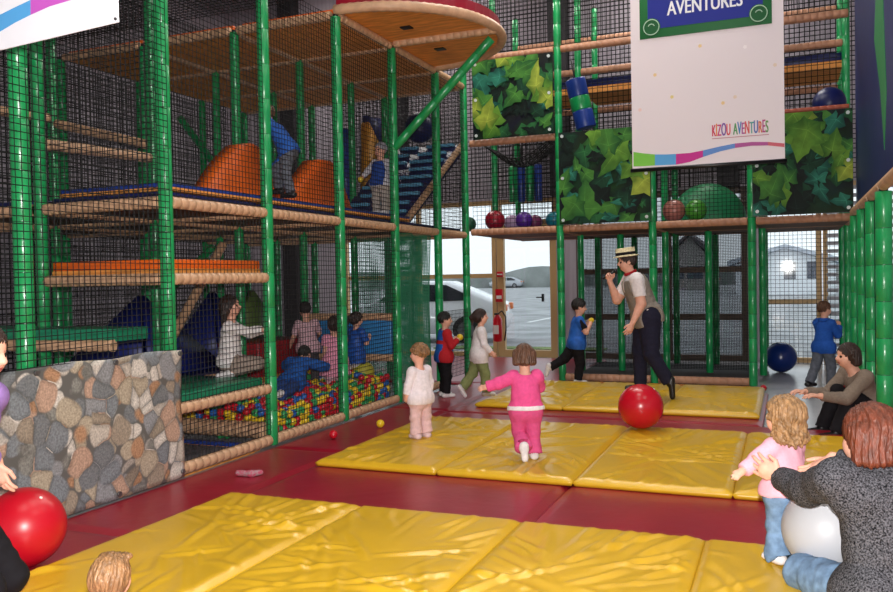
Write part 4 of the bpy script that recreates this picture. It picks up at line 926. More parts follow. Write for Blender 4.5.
for (i0, i1, nm, c) in ((0, 2, 'lime', (120, 196, 70)), (2, 4, 'skyblue', (86, 164, 220)), (4, 6, 'magenta', (196, 40, 140)), (6, 8, 'midblue', (96, 140, 206)), (8, 10, 'orchid', (176, 84, 150)), (10, 11, 'rosepink', (204, 96, 110))): band('wave_print', up[i0:i1 + 1], lo_[i0:i1 + 1], flatm(nm, c), r, loc, -.0045)
for (px, py, c) in ((655, 75, (236, 206, 150)), (672, 97, (232, 212, 140)), (723, 103, (236, 214, 150)), (700, 46, (210, 224, 150)), (745, 47, (246, 238, 240)), (775, 65, (230, 210, 190)), (640, 110, (236, 206, 200)), (735, 97, (214, 226, 190))):
    p = loc(px, py); MB().tube([(p[0], -.004, p[2]), (p[0], -.0045, p[2])], .022, 5).build('star_print', flatm('star_%d' % c[2], c), r)
# white banner near the camera, top of the picture
A = np.array([0, 0, HC]) + ray(118, 22) / FPX * 3.5; B = onZ(0, 50, A[2]); dv = nrm_(B - A); r = thing('hanging_banner', 'white banner with blue and magenta wave hanging overhead in the dark corner', 'banner', tuple(A)); nv = np.cross(dv, (0, 0, 1.)); nv = nv if nv @ (np.array([0, 0, HC]) - A) > 0 else -nv
def onp(px, py, e=0): d = ray(px, py); t = ((A - np.array([0, 0, HC])) @ nv) / (d @ nv); return np.array([0, 0, HC]) + d * t - A + nv * e
m = MB(); V = [np.zeros(3), dv * 2.2, dv * 2.2 + np.array((0, 0, 1.6)), np.array((0, 0, 1.6))]; V = V + [v - nv * .006 for v in V]; m.add(V, [(0, 1, 2, 3), (7, 6, 5, 4), (0, 4, 5, 1), (1, 5, 6, 2), (2, 6, 7, 3), (3, 7, 4, 0)]); m.build('sheet', flatm('white', (236, 236, 240)), r)
band('wave_print', [(-40, 38), (-20, 26), (0, 15), (16, 7), (31, 0)], [(-40, 62), (-20, 46), (0, 32), (16, 22.5), (31, 15)], flatm('skyblue', (74, 150, 214)), r, onp, .002)
band('wave_print', [(31, 0), (50, -9), (72, -18), (100, -28)], [(31, 15), (50, 6.5), (72, 0), (100, -6)], flatm('orchid2', (196, 90, 190)), r, onp, .002)
MB().tube([np.array((0, 0, 1.61)) + dv * -.03, np.array((0, 0, 1.61)) + dv * 2.23], .02, 8).build('top_bar', BLACK, r); p = onp(116, 19, .003); MB().ell(p, .007, 10, 6).build('eyelet', BLACK, r)

# ------------------------------------------------------------------ back frame
YB = 11.2
for x, t in ((-2.9, 'left of the ivy panel, behind the boy drinking'), (-1.65, 'directly behind the man in the straw hat'), (-.42, 'at the corner of the alcove')): post(x, YB, 0, 5.8, 'front post of the back frame, ' + t, .052, 'posts of the back frame')
for y, rn in ((12.4, 'second'), (13.6, 'third')):
    for x, t in ((-4.25, 'beside the fire extinguisher door'), (-2.9, 'at the glass door edge of the smoked glazing'), (-2.3, 'a short way past the boy drinking'), (-1.65, 'behind the man in the straw hat'), (-1.05, 'in the middle of the netted bay'), (-.33, 'at the alcove corner'), (.74, 'at the far side of the alcove')):
        post(x, y, 0 if x not in (-4.25,) else 2.14, 5.8 if x not in (-2.3, -1.05) else 2.04, 'back frame post, %s row, %s' % (rn, t), .05, 'inner posts of the back frame', ties=False)
PINK = mat('brown_foam_vinyl', (176, 128, 100), .45, .4, noise=.12, nscale=9)
XB = [(-4.2, -2.95, 'over the glass door'), (-2.85, -1.7, 'under the ivy panel'), (-1.6, -.47, 'under the green dome'), (-.37, .7, 'over the alcove')]
for a, b, t in XB:
    for y, rn in ((YB, 'front'), (12.4, 'second'), (13.6, 'third')): rail((a, y, 2.09), (b, y, 2.09), 'back frame first floor rail %s, %s row' % (t, rn), .05, 'rails of the back frame', PINK)
    rail((a, YB, 4.55), (b, YB, 4.55), 'upper rail of the back frame, bay %s' % t, .05, 'rails of the back frame', PINK)
    for y, z, rn in ((12.4, 4.5, 'second row'), (13.6, 4.14, 'third row low'), (13.6, 4.46, 'third row high'), (13.6, 5.3, 'third row top')): rail((a, y, z), (b, y, z), 'rail upstairs in the back frame, bay %s, %s' % (t, rn), .05, 'rails of the back frame', PINK)
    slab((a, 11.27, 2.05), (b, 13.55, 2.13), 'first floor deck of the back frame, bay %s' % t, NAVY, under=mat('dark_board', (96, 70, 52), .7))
    slab((a, 12.5, 4.2), (b, 13.5, 4.4), 'upper deck of the back frame with blue pad, bay %s' % t, NAVY)
rail((-4.2, YB, 3.36), (-2.95, YB, 3.36), 'brown padded rail below the highest leaf panel', .05, 'rails of the back frame', PINK); rail((-.37, YB, 3.43), (.7, YB, 3.43), 'thin reddish rail on top of the leaf panel over the alcove', .03, 'rails of the back frame', mat('rust_rail', (170, 84, 60), .45))
for a, b, t in XB[1:3]: rail((a, YB, .05), (b, YB, .05), 'brown padded sill on the floor before the smoked glazing, bay %s' % t, .05, 'rails of the back frame', PINK)
for x in (-2.9, -1.65, -.42, .74):
    rail((x, YB + .06, 2.09), (x, 12.34, 2.09), 'brown padded cross rail under the back frame deck at %s' % {-2.9: 'the boy drinking', -1.65: 'the man in the straw hat', -.42: 'the alcove corner', .74: 'the far side of the alcove'}[x], .05, 'rails of the back frame', PINK)
slab((-2.85, 11.27, -.045), (-.47, 13.55, .02), 'dark floor board inside the netted back bay', mat('dark_felt', (62, 54, 52), .8), 'board', bev=.005)
net((-2.85, 12.45, .06), (2.38, 0, 0), (0, 0, 1.95), 'fine black net across the back bay behind the man in the straw hat', .022, .0065, group='back frame nets')
net((-4.2, 13.55, 2.15), (1.25, 0, 0), (0, 0, 2.0), 'black net upstairs before the bright window over the glass door', .06, .007, group='back frame nets')
net((-4.2, YB + .06, 2.15), (1.25, 0, 0), (0, 0, 1.15), 'black net upstairs below the highest leaf panel', .06, .006, group='back frame nets')
net((-1.6, YB + .06, 2.15), (1.13, 0, 0), (0, 0, 2.3), 'black net in front of the green dome', .05, .006, group='back frame nets')
net((-.37, 13.55, .05), (1.07, 0, 0), (0, 0, 2.0), 'black net across the bright window at the back of the alcove', .06, .006, group='back frame nets')
for a, b, t in XB:
    net((a, 12.45, 2.2), (b - a, 0, 0), (0, 0, 2.2), 'net upstairs mid back frame, bay %s' % t, .075, .009, group='back frame nets'); net((a, YB + .03, 4.62), (b - a, 0, 0), (0, 0, 1.1), 'black net above the top rail of the back frame, bay %s' % t, .06, .008, group='back frame nets')
net((-4.22, 10.1, .1), (0, 1.05, 0), (0, 0, .001 + .9), 'low black net beside the passage to the glass door', .05, .006, group='back frame nets')
# things upstairs in the back frame
def sball(px, py, y, rad, m, label):
    p = onY(px, py, y); o = MB().ell((0, 0, 0), rad, 24, 14).build('soft_ball', m); o.location = (p[0], y, 2.135 + rad); tag(o, label, 'ball')
cb = lambda n, c: mat('ball_' + n, c, .35, .45)
sball(495, 222, 11.7, .15, cb('crimson', (158, 22, 44)), 'crimson ball sitting on the first floor deck above the glass door'); sball(469, 224, 11.7, .11, cb('dkgreen', (26, 84, 60)), 'dark green ball on the deck at the end next to the climbing frame')
sball(512, 223, 11.95, .12, cb('lilac', (186, 156, 188)), 'pale lilac ball between the crimson and purple balls on the deck'); sball(524, 222, 11.6, .125, cb('purple', (84, 40, 140)), 'purple ball beside the lilac ball on the first floor deck'); sball(535, 224, 11.9, .11, cb('plum', (120, 50, 90)), 'plum coloured ball peeping out behind the purple ball')
sball(554, 222, 11.7, .12, cb('teal', (24, 120, 136)), 'teal ball on the deck beside the ivy panel'); sball(674, 212, 11.45, .15, cb('dusty', (176, 112, 100)), 'dusty pink ball on the deck in front of the green dome'); sball(696, 212, 11.42, .14, cb('lime', (70, 150, 50)), 'lime green ball on the deck in front of the green dome')
sball(712, 150, 12.0, .0001 + .12, cb('dkgreen', (26, 84, 60)), 'dark ball hidden behind the white banner') if False else None
r = thing('climbing_dome', 'green padded half dome standing on the first floor deck below the white banner', 'dome', (-1.03, 12.05, 2.135)); m = MB(); nu, nv = 28, 8; V = []; F = []
for j in range(nv + 1):
    for i in range(nu): th = PI / 2 * j / nv; ph = 2 * PI * i / nu; V.append((.52 * math.cos(th) * math.cos(ph), .36 * math.cos(th) * math.sin(ph), .55 * math.sin(th)))
for j in range(nv):
    for i in range(nu): F.append((j * nu + i, j * nu + (i + 1) % nu, (j + 1) * nu + (i + 1) % nu, (j + 1) * nu + i))
m.add(V, F, True); m.build('pad', mat('dome_green', (26, 122, 76), .45, .4), r); MB().tube([(.52 * math.cos(t), .36 * math.sin(t), .02) for t in np.linspace(0, 2 * PI, 33)], .02, 6).build('base_band', GREEN, r)
p0, p1 = np.array((-2.79, 11.75, 4.24)), np.array((-2.65, 11.8, 3.55)); r = thing('punch_bag', 'hanging padded bag in blue and green bands upstairs beside the ivy panel', 'punch bag', tuple(p0)); dd = p1 - p0
for a, b, mm, nmx in ((0, .36, BLUE, 'blue_band'), (.36, .64, GREEN, 'green_band'), (.64, 1, BLUE, 'blue_band')): MB().tube([dd * a, dd * (a + .02), dd * (b - .02), dd * b], [.14, .145, .145, .14], 20).build(nmx, mm, r)
MB().tube([(0, 0, 0), (-.06, 0, .3)], .012, 6).build('rope', BLACK, r)
for k, (x, mm, c) in enumerate(((-4.02, GREEN, 'green'), (-3.88, BLUE, 'blue'), (-3.74, GREEN, 'green'), (-3.6, BLUE, 'blue'))):
    r = thing('hanging_roller', '%s hanging foam roller below the black hammock, number %s from the climbing frame' % (c, ('one', 'two', 'three', 'four')[k]), 'roller', (x, 12.6, 2.62), 'hanging rollers'); MB().tube([(0, 0, 0), (0, 0, .02), (0, 0, .55), (0, 0, .57)], [.05, .062, .062, .05], 14).build('foam_sleeve', mm, r); MB().tube([(0, 0, .57), (0, 0, .9)], .01, 6).build('rope', BLACK, r)
hm_ = MB()
for i in range(15): x = -4.05 + .95 * i / 14; hm_.tube([(x + 3.6, -.3 + .6 * t, -.3 * math.sin(PI * i / 14) * (1 - .3 * (2 * t - 1) ** 2)) for t in np.linspace(0, 1, 7)], .009, 4)
for j in range(9): t = j / 8; hm_.tube([(-4.05 + .95 * s + 3.6, -.3 + .6 * t, -.3 * math.sin(PI * s) * (1 - .3 * (2 * t - 1) ** 2)) for s in np.linspace(0, 1, 13)], .009, 4)
o = hm_.build('net_hammock', NET); o.location = (-3.6, 11.65, 3.34); tag(o, 'black net hammock sagging below the highest leaf panel', 'hammock')
o = MB().ell((0, 0, 0), .2, 22, 14).build('soft_ball', NAVY); o.location = (.5, 11.6, 3.56); tag(o, 'dark blue ball behind the net above the leaf panel over the alcove', 'ball')
slab((.3, 11.3, 3.25), (.7, 12.3, 3.35), 'small shelf deck above the leaf panel over the alcove', NAVY)
r = thing('diagonal_brace', 'thin dark brace upstairs behind the ivy panel', 'brace', (-2.5, 12.9, 3.4)); MB().tube([(0, 0, 0), (.9, 0, .7)], .04, 10).build('tube', cm, r)
# ------------------------------------------------------------------ roller posts and blue sheet at the alcove side
for k, (y, rad) in enumerate(((7.8, .066), (8.9, .056), (10.0, .052), (11.1, .05))):
    post(.74, y, -.04 if y > 8 else -.04, 2.1, 'green padded post on the alcove side, %s' % ('in front of the seated woman in taupe', 'just behind the seated woman in taupe', 'third from the camera', 'fourth from the camera')[k], rad, 'posts on the alcove side')
for a, b, t in ((6.6, 7.8, 'nearest the camera'), (7.8, 8.9, 'above the seated woman'), (8.9, 10.0, 'third span'), (10.0, 11.15, 'meeting the back frame')): rail((.74, a + .03, 2.15), (.74, b - .03, 2.15), 'tan padded top rail on the alcove side, %s' % t, .05)
net((.76, 7.85, .0), (0, 3.2, 0), (0, 0, 2.1), 'black net closing the alcove side between the green posts', .05, .005)
r = thing('blue_sheet', 'tall dark blue sheet with a green stripe above the green posts', 'sheet', (.765, 6.4, 2.25)); MB().box((0, 0, 0), (.03, 4.75, 3.6), .008).build('sheet', mat('blue_sheet_vinyl', (28, 40, 98), .5, .35, noise=.25, nscale=14, stretch=(1, 6, .3)), r)
st = [onX(px, py, .76) for px, py in ((876, -20), (874, 40), (880, 90), (884, 150), (886, 90), (884, 40), (882, -20))]; MB().prism([(p[1] - 6.4, p[2] - 2.25) for p in st], lambda a, b, t: (t, a, b), -.004, 0).build('stripe', flatm('stripe_green', (34, 130, 70)), r)
# ------------------------------------------------------------------ exercise balls, extinguisher, sock
def gball(x, y, rad, m, label, z=0):
    r = thing('exercise_ball', label, 'ball', (x, y, z)); b = MB(); n = 40; V = []; nv = 26
    b.ell((0, 0, rad), rad, 44, 28); b.build('shell', m, r)
    MB().tube([(rad * .6, -rad * .0, rad * 1.8), (rad * .612, 0, rad * 1.816)], .008, 10).build('valve', mat('pale_label', (230, 226, 220), .5), r); return r
RB = mat('red_ball_vinyl', (188, 14, 36), .26, .5); 
gball(-1.235, 7.52, .2, RB, 'large shiny red exercise ball on the yellow mat in the middle of the floor', .062)
gball(-3.66, 3.1, .203, mat('red_ball_matte', (188, 14, 34), .34, .5), 'large red exercise ball beside the pebble print at the edge of the picture', 0)
gball(-.11, 13.2, .225, mat('blue_ball_vinyl', (16, 44, 112), .25, .5), 'dark blue exercise ball in the alcove by the bright window', -.045)
gc = np.array([0, 0, HC]) + ray(826, 530) / FPX * 3.8
gball(gc[0], gc[1], .192, mat('grey_ball_vinyl', (178, 180, 186), .4, .45), 'pale grey exercise ball between the toddler in jeans and the woman in tweed', gc[2] - .192)
r = thing('fire_extinguisher', 'red fire extinguisher standing against the glass door frame', 'fire extinguisher', (-4.9, 14.3, .27)); rd = mat('extinguisher_red', (196, 20, 36), .3, .5)
MB().tube([(0, 0, 0), (0, 0, .02), (0, 0, .4), (0, 0, .46), (0, 0, .49)], [.07, .085, .085, .05, .03], 20).build('cylinder', rd, r); MB().box((-.05, -.087, .14), (.05, -.08, .3)).build('label_plate', mat('pale_label', (230, 226, 220), .5), r)
h = MB(); h.tube([(.02, -.02, .5), (.1, -.03, .56), (.17, -.03, .45), (.17, -.03, .2), (.14, -.03, .02)], .014, 8); h.build('hose', BLACK, r); MB().box((-.03, -.09, .49), (.02, .05, .52), .005).build('handle', BLACK, r)
t = thing('wall_sign', 'small red sign on the glass door frame above the extinguisher', 'sign', (-4.95, 14.58, .98)); MB().box((-.07, -.02, 0), (.07, .0, .24), .004).build('plate', rd, t); MB().box((-.05, -.024, .06), (.05, -.02, .12)).build('symbol', mat('pale_label', (230, 226, 220), .5), t)
t = thing('alarm_box', 'tiny red and white call point on the glass door frame', 'alarm', (-4.93, 14.56, 1.44)); MB().box((-.06, -.0, 0), (.06, .05, .1), .005).build('box', rd, t); MB().box((-.05, -.006, .04), (.05, 0, .06)).build('bar', mat('pale_label', (230, 226, 220), .5), t)
S = SDF(); S.cone((-.09, 0, .02), (.02, .01, .02), .022, .022, 'a', .02); S.cone((.02, .01, .02), (.06, .07, .02), .024, .02, 'a', .02); V, F, *_ = S.mesh(.006)
for x, y, t in ((-3.72, 5.1, 'on the red mat before the pool kerb'), (-3.36, 3.05, 'beside the red ball at the edge of the picture')):
    o = np_mesh('sock', V, F, mat('pale_sock', (226, 190, 196), .9, .2, noise=.5, nscale=50, rgb2=(180, 60, 90))); o.location = (x, y, 0.002); tag(o, 'pale patterned sock ' + t, 'sock')
# ------------------------------------------------------------------ clothes and the people
def cloth(nm, rgb, noise=.08, sc=40, rough=.85, **k): return mat('cloth_' + nm, rgb, rough, .2, noise=noise, nscale=sc, **k)
CW = cloth('white', (228, 222, 222)); CJ = cloth('jeans', (112, 140, 172), .22, 26); CGJ = cloth('grey_jeans', (92, 96, 106), .2, 26); CN = cloth('navy', (34, 34, 52), .12); CK = cloth('black', (24, 22, 26)); CP = cloth('pink', (226, 84, 142), .06)
CBL = cloth('royal_blue', (40, 92, 176), .15, 18, .6); CRD = cloth('red', (178, 36, 44)); SHO = mat('shoe_black', (22, 20, 22), .4, .5); SOCK = cloth('sock_white', (226, 220, 220))
ARM = {'uarm': (0, 1), 'farm': (0, .9)}; TOR = {'chest': (0, 1), 'belly': (0, 1)}
def shirt(m, hem=-.05, sleeve=1.0, th=.011, name='shirt', **o):
    s = dict(TOR)
    if sleeve >= 1: s['uarm'] = (0, 1); s['farm'] = (0, o.pop('cuff', .9))
    elif sleeve > 0: s['uarm'] = (0, sleeve)
    return (name, s, th, m, dict(hem=hem, **o))
def pants(m, cuff=.95, th=.007, flare=.012, name='trousers', **o): return (name, {'pelvis': (0, 1), 'thigh': (0, 1), 'shin': (0, cuff)}, th, m, dict(top=o.pop('top', .04), flare={'shin': (.2, flare)}, **o))
def shoes(m, name='shoe', th=.006): return (name, {'foot': (0, 1), 'shin': (.9, 1)}, th, m, dict(wr=0))
G0 = -.002
# 1 the entertainer
def man_extra(i):
    hc, fh, lh, uh, hh = (i[k] for k in ('hc', 'fh', 'lh', 'uh', 'hh')); RH = np.stack([fh, lh, uh], 1); rt = rotm(lh, -4); up = rt @ uh; c = hc + uh * .24 * hh - fh * .03 * hh
    def lathe(pr, n=32):
        V = []; F = []
        for (r_, z) in pr:
            for k in range(n): t = 2 * PI * k / n; V.append(c + (rt @ fh) * r_ * 1.12 * math.cos(t) + lh * r_ * math.sin(t) + up * z)
        for j in range(len(pr) - 1):
            for k in range(n): F.append((j * n + k, j * n + (k + 1) % n, (j + 1) * n + (k + 1) % n, (j + 1) * n + k))
        F.append(tuple(range((len(pr) - 1) * n, len(pr) * n))); return MB().add(V, F, True)
    straw = mat('straw', (214, 200, 160), .7, .3, noise=.2, nscale=70); h = lathe([(.09, .008), (.126, 0), (.128, .004), (.126, .01), (.098, .014), (.094, .092), (.09, .098), (.05, .1), (.001, .1)]).build('hat', straw, i['root'])
    lathe([(.0985, .02), (.0992, .022), (.0985, .05), (.096, .052)]).build('hat_band', CK, h)
_, man_i = person('man in a straw boater, grey vest and red scarf speaking into a microphone', 1.61, 'adult', (-1.56, 9.5, .06), 204,
       dict(lean=(.36, .0), head=(0, 0), armL=((-.12, .14, -1), (.42, .0, -.9)), armR=((.5, -.1, -.8), (.45, .3, 1.0), (.2, .2, 1), (.0, 1, .2), 95), legR=((.16, -.02, -1), (.0, 0, -1)), legL=((-.02, .12, -1), (-.5, .1, -.86), (.0, .05, -1))),
       [shirt(CW, .05, .72, .012), ('waistcoat', dict(TOR), .024, cloth('grey_vest', (140, 132, 122), .1, 90), dict(hem=-.05, fn=lambda ok, V, L, T, i: ok & (np.abs((V - i['neck']) @ i['sl']) < .108 * i['h']) & ((V - i['neck']) @ i['td'] < -.012 * i['h']) & ~(((V - i['neck']) @ i['fd'] > .03) & (np.abs((V - i['neck']) @ i['sl']) < .045 + .0 * T) & ((V - i['neck']) @ i['td'] > -.13)))), pants(CN, .96, .014, .02, top=.05), ('scarf', {'neck': (0, .62)}, .018, CRD, dict(wr=.006, lam=.05)), shoes(SHO)],
       hair('short', HB), 'footR', extra=man_extra, name='person', bulk=1.32)
def held_ball(i, side, label, r=.035, m=None, z=0):
    b = Vector(i['base']); p = i['hand%+d' % side]; o = MB().ell((0, 0, 0), r, 18, 12).build('play_ball', m or PB[1]); o.location = b + Vector(p) + Vector((0, 0, z)); tag(o, label, 'ball')
def mic(i):
    b = np.array(i['base']); p = i['hand-1'] + b; mo = i['hc'] + b + i['fh'] * .1 - i['uh'] * .06; d = nrm(mo - p); r = thing('microphone', 'black microphone held up to the mouth of the man in the straw hat', 'microphone', tuple(p)); MB().tube([-d * .09, d * .08], [.011, .014], 12).build('handle', BLACK, r); MB().ell(d * .1, .024, 14, 10).build('grille', mat('mic_grille', (60, 60, 62), .4, metal=.7), r)
mic(man_i)

# 2 boy with yellow ball at his mouth
_, i = person('striding boy in blue shirt and black trousers, something yellow at his mouth', 1.12, 'child', (-2.6, 10.85, G0), 24,
       dict(lean=(.1, 0), head=(0, -10), armR=((.42, -.18, -.85), (.55, .42, .85), (.3, .5, .8), None, 60), armL=((.42, .18, -.85), (.55, -.42, .85), (.3, -.5, .8), None, 60), legR=((.12, -.03, -1), (-.12, 0, -1)), legL=((-.62, .04, -.8), (-.85, 0, -.5), (-.2, 0, -1))),
       [shirt(CBL, -.06, .75, .012, paint=(CK, lambda V, i, B: (np.abs((B - i['neck']) @ i['sl']) > .14 * i['h']).astype(int))), pants(CK, .97, .012, .012), shoes(SOCK, 'sock')], hair('short', HK), 'footR', bulk=1.22, headscale=1.1)
held_ball(i, -1, 'yellow ball held to the mouth of the boy in black trousers', .036)
# 3 boy with red sleeves
_, i = person('boy in blue top with red sleeves holding a yellow ball by the mesh curtain', 1.02, 'child', (-3.84, 9.25, G0), 40,
       dict(lean=(.06, 0), head=(-14, -4), armR=((.25, -.2, -.95), (.75, .35, .55), None, None, 60), armL=((.2, .2, -1), (.7, -.3, .4), None, None, 50), legR=((.05, -.05, -1), (-.05, 0, -1)), legL=((.12, .08, -1), (-.1, 0, -1))),
       [shirt(CBL, -.06, 1, .012, paint=(CRD, lambda V, i, B: ((np.abs((B - i['neck']) @ i['sl']) > .09 * i['h']) | (np.abs((B - i['pel']) @ i['td'] - .17 * i['h']) < .018)).astype(int))), pants(CK, .97, .012, .012), shoes(SOCK, 'sock')], hair('short', HK), 'footR', bulk=1.2, headscale=1.05)
held_ball(i, -1, 'yellow ball held at the chest of the boy with red sleeves', .04)
# 4 girl in olive trousers
person('girl in a white top and olive trousers walking past the fire extinguisher', 1.0, 'child', (-3.22, 8.95, G0 + .06), 28,
       dict(lean=(.08, 0), head=(-6, 0), armR=((.15, -.12, -1), (.6, .0, -.7)), armL=((.2, .1, -1), (.5, 0, -.6)), legR=((.28, -.03, -.95), (.02, 0, -1)), legL=((-.3, .03, -.95), (-.6, 0, -.8), (.5, 0, -.8))),
       [shirt(CW, -.09, 1, .012), pants(cloth('olive', (128, 136, 88)), .97, .014, .02), shoes(SOCK, 'sock')], hair('pony', HB), 'footR', bulk=1.1)
# 5 toddler in white
person('toddler in a white top and pale pink trousers standing with back half turned', .82, 'toddler', (-2.98, 6.5, .06), 158,
       dict(lean=(.04, 0), head=(30, -8), armL=((.1, .32, -1), (.15, .1, -1)), armR=((.0, -.34, -1), (.15, -.1, -1)), legL=((.08, .06, -1), (-.1, 0, -1)), legR=((-.02, -.05, -1), (-.06, 0, -1))),
       [shirt(cloth('white_pink', (232, 222, 226)), -.05, 1, .012), pants(cloth('pale_pink', (222, 186, 186)), .99, .012, .014), shoes(cloth('sock_pink', (226, 200, 204)), 'sock')], hair('tousle', HL), 'footL', bulk=.9)
# 6 toddler in pink
person('toddler in a bright pink tracksuit running away with one foot kicked up', .88, 'toddler', (-1.8, 6.05, .06), 116,
       dict(lean=(.1, 0), head=(-8, -4), armL=((.15, .95, -.4), (.25, 1, -.3)), armR=((.6, -.25, -.7), (.9, .1, -.1)), legR=((.08, -.04, -1), (-.06, 0, -1)), legL=((.22, .02, -1), (-.78, -.1, -.62), (-.15, 0, -1))),
       [('undershirt', {'belly': (0, 1), 'pelvis': (0, 1)}, .0225, CW, dict(hem=.0, wr=.0, fn=lambda ok, V, L, T, i: ok & ((V - i['pel']) @ i['td'] < .034 * i['h']))), shirt(CP, .022, 1, .018, wr=.003), pants(cloth('pink_trousers', (214, 84, 136), .06), .99, .014, .024, top=.005), shoes(SOCK, 'sock')], hair('bob', HM), 'footR', bulk=.9)
# 7 boy in the alcove
person('boy in blue hooded top and grey jeans standing in the alcove, hands at face', 1.1, 'child', (.49, 11.45, -.045), 48,
       dict(lean=(.05, 0), head=(-10, -6), armR=((.45, -.15, -.8), (.6, .35, .9), None, None, 60), armL=((.45, .15, -.8), (.6, -.35, .9), None, None, 60), legR=((.22, -.04, -1), (.02, 0, -1)), legL=((-.3, .05, -1), (-.55, 0, -1))),
       [shirt(cloth('hood_blue', (36, 84, 170)), -.06, 1, .016), ('hood', {'neck': (0, .5)}, .026, cloth('hood_blue', (36, 84, 170)), dict(wr=.004)), pants(CGJ, .98, .014, .016), shoes(SHO)], hair('short', HM), 'footR')
# 8 seated woman in taupe
person('woman in a taupe sweater sitting on the floor with her arms round her knees', 1.58, 'adult', (.72, 8.4, .105), 206,
       dict(lean=(.46, 0), head=(-4, 8), necklen=.9, armL=((.72, .0, -.72), (.98, -.1, .12), None, (0, 0, -1)), armR=((.72, .0, -.72), (.98, .12, .12), None, (0, 0, -1)), legL=((.8, .12, .68), (.42, .0, -.95)), legR=((.8, -.12, .68), (.42, 0, -.95)), ground=0),
       [shirt(cloth('taupe', (126, 112, 100), .1, 60), -.03, 1, .016, cuff=.95, thighmax=.1), pants(CK, .98, .012, .014), shoes(SHO)], hair('bob', HB), 'pelvis')
# 9 woman in tweed
cpt = lambda px, py, d: np.array([0, 0, HC]) + ray(px, py) / FPX * d
hp = cpt(886, 440, 3.38); cr = np.array((.92, .38, 0))
person('woman with auburn hair in a dark flecked tweed coat sitting in front, back turned', 1.68, 'adult', (hp[0] + .0, hp[1] - .1, hp[2] - .595), 122,
       dict(lean=(.16, .02), head=(6, -4), necklen=.62, armL=('ik', cpt(777, 478, 3.88), (.1, .1, -1), cpt(748, 462, 3.92) - cpt(777, 478, 3.88), (.3, .9, -.1), 34), armR=('ik', cpt(833, 458, 3.8), (.6, .6, -.6), -cr * .9 + np.array((.1, 0, -.42)), (-.3, -.2, .9), 14), legL=(('w', cpt(823, 574, 3.68) - hp + np.array((0, .1, .62))), ('w', cr + np.array((-.2, .5, -.05))), (.3, -.9, 0)), legR=((.8, -.6, .0), (-.95, .1, -.12), (-.9, .1, 0)), ground=.05),
       [('polo_neck', {'neck': (0, .45)}, .014, CW, dict(wr=.002)), shirt(mat('tweed', (44, 44, 50), .95, .1, noise=.8, nscale=150, rgb2=(104, 104, 110), bump=.5, bscale=160), -.13, 1, .024, cuff=.95, name='coat', wr=.008, lam=.14, thighmax=.22), pants(CJ, .98, .014, .014), shoes(SOCK, 'sock')], hair('bob', HA, 5), 'pelvis', headscale=1.14, bulk=1.1)
# 10 toddler in jeans
tp = onZ(764, 566, .06)
person('toddler with blonde curls in a pink cardigan and jeans standing beside the grey ball', 0.77, 'toddler', (tp[0] + .06, tp[1] + .06, .06), 140,
       dict(lean=(.05, -.04), head=(4, -2), armL=((.25, .85, -.55), (.1, .9, -.5)), armR=((.4, -.5, -.75), (.6, -.2, -.5)), legL=((.0, .1, -1), (-.08, .06, -1)), legR=((.12, .02, -1), (-.08, .04, -1))),
       [shirt(cloth('cardigan_pink', (238, 176, 192), .05, 90), -.012, 1, .015), pants(CJ, 1.0, .012, .026), shoes(SOCK, 'sock')], hair('curly', HBL, 3), 'footL', bulk=.9, headscale=1.2)
# 11 child at the bottom edge
bp_ = onZ(110, 598, .42)
person('small child with a braided light brown bun sitting at the bottom edge of the picture', .74, 'toddler', (bp_[0], bp_[1], .14), 106,
       dict(lean=(.05, 0), head=(0, -8), legL=((1, .2, -.05), (1, 0, -.05)), legR=((1, -.2, -.05), (1, 0, -.05)), armL=((.4, .2, -.9), (.7, 0, -.4)), armR=((.4, -.2, -.9), (.7, 0, -.4)), ground=.055),
       [shirt(cloth('cream', (216, 206, 196)), -.04, 1, .012), pants(CJ, .97, .01, .012), shoes(SOCK, 'sock')], hair('bun', HL, 2), 'pelvis')
# 12 woman cut off by the edge
ep = cpt(-57, 486, 3.45)
person('woman in purple top and black trousers cut off by the edge, hand on red ball', 1.62, 'adult', (ep[0], ep[1], ep[2] - .08), 24,
       dict(lean=(.29, 0), head=(-6, -8), armR=('ik', cpt(4, 470, 3.75), (-.2, -.3, -.9), cr * .12 + np.array((0, .1, -.9)), (.1, .4, -.8), 25), armL=((-.7, .1, -1), (-.4, 0, -1)), legR=(('w', cpt(22, 592, 3.3) - ep), (-.6, -.1, -.4), (-.2, 0, -1)), legL=((.5, .1, -.8), (-.9, 0, -.3), (-.3, 0, -1)), ground=0),
       [shirt(cloth('purple', (142, 112, 172)), -.05, 1, .018, cuff=.8, thighmax=.1), pants(CK, .98, .01, .016), shoes(SHO)], hair('long', HB, 4), 'pelvis')
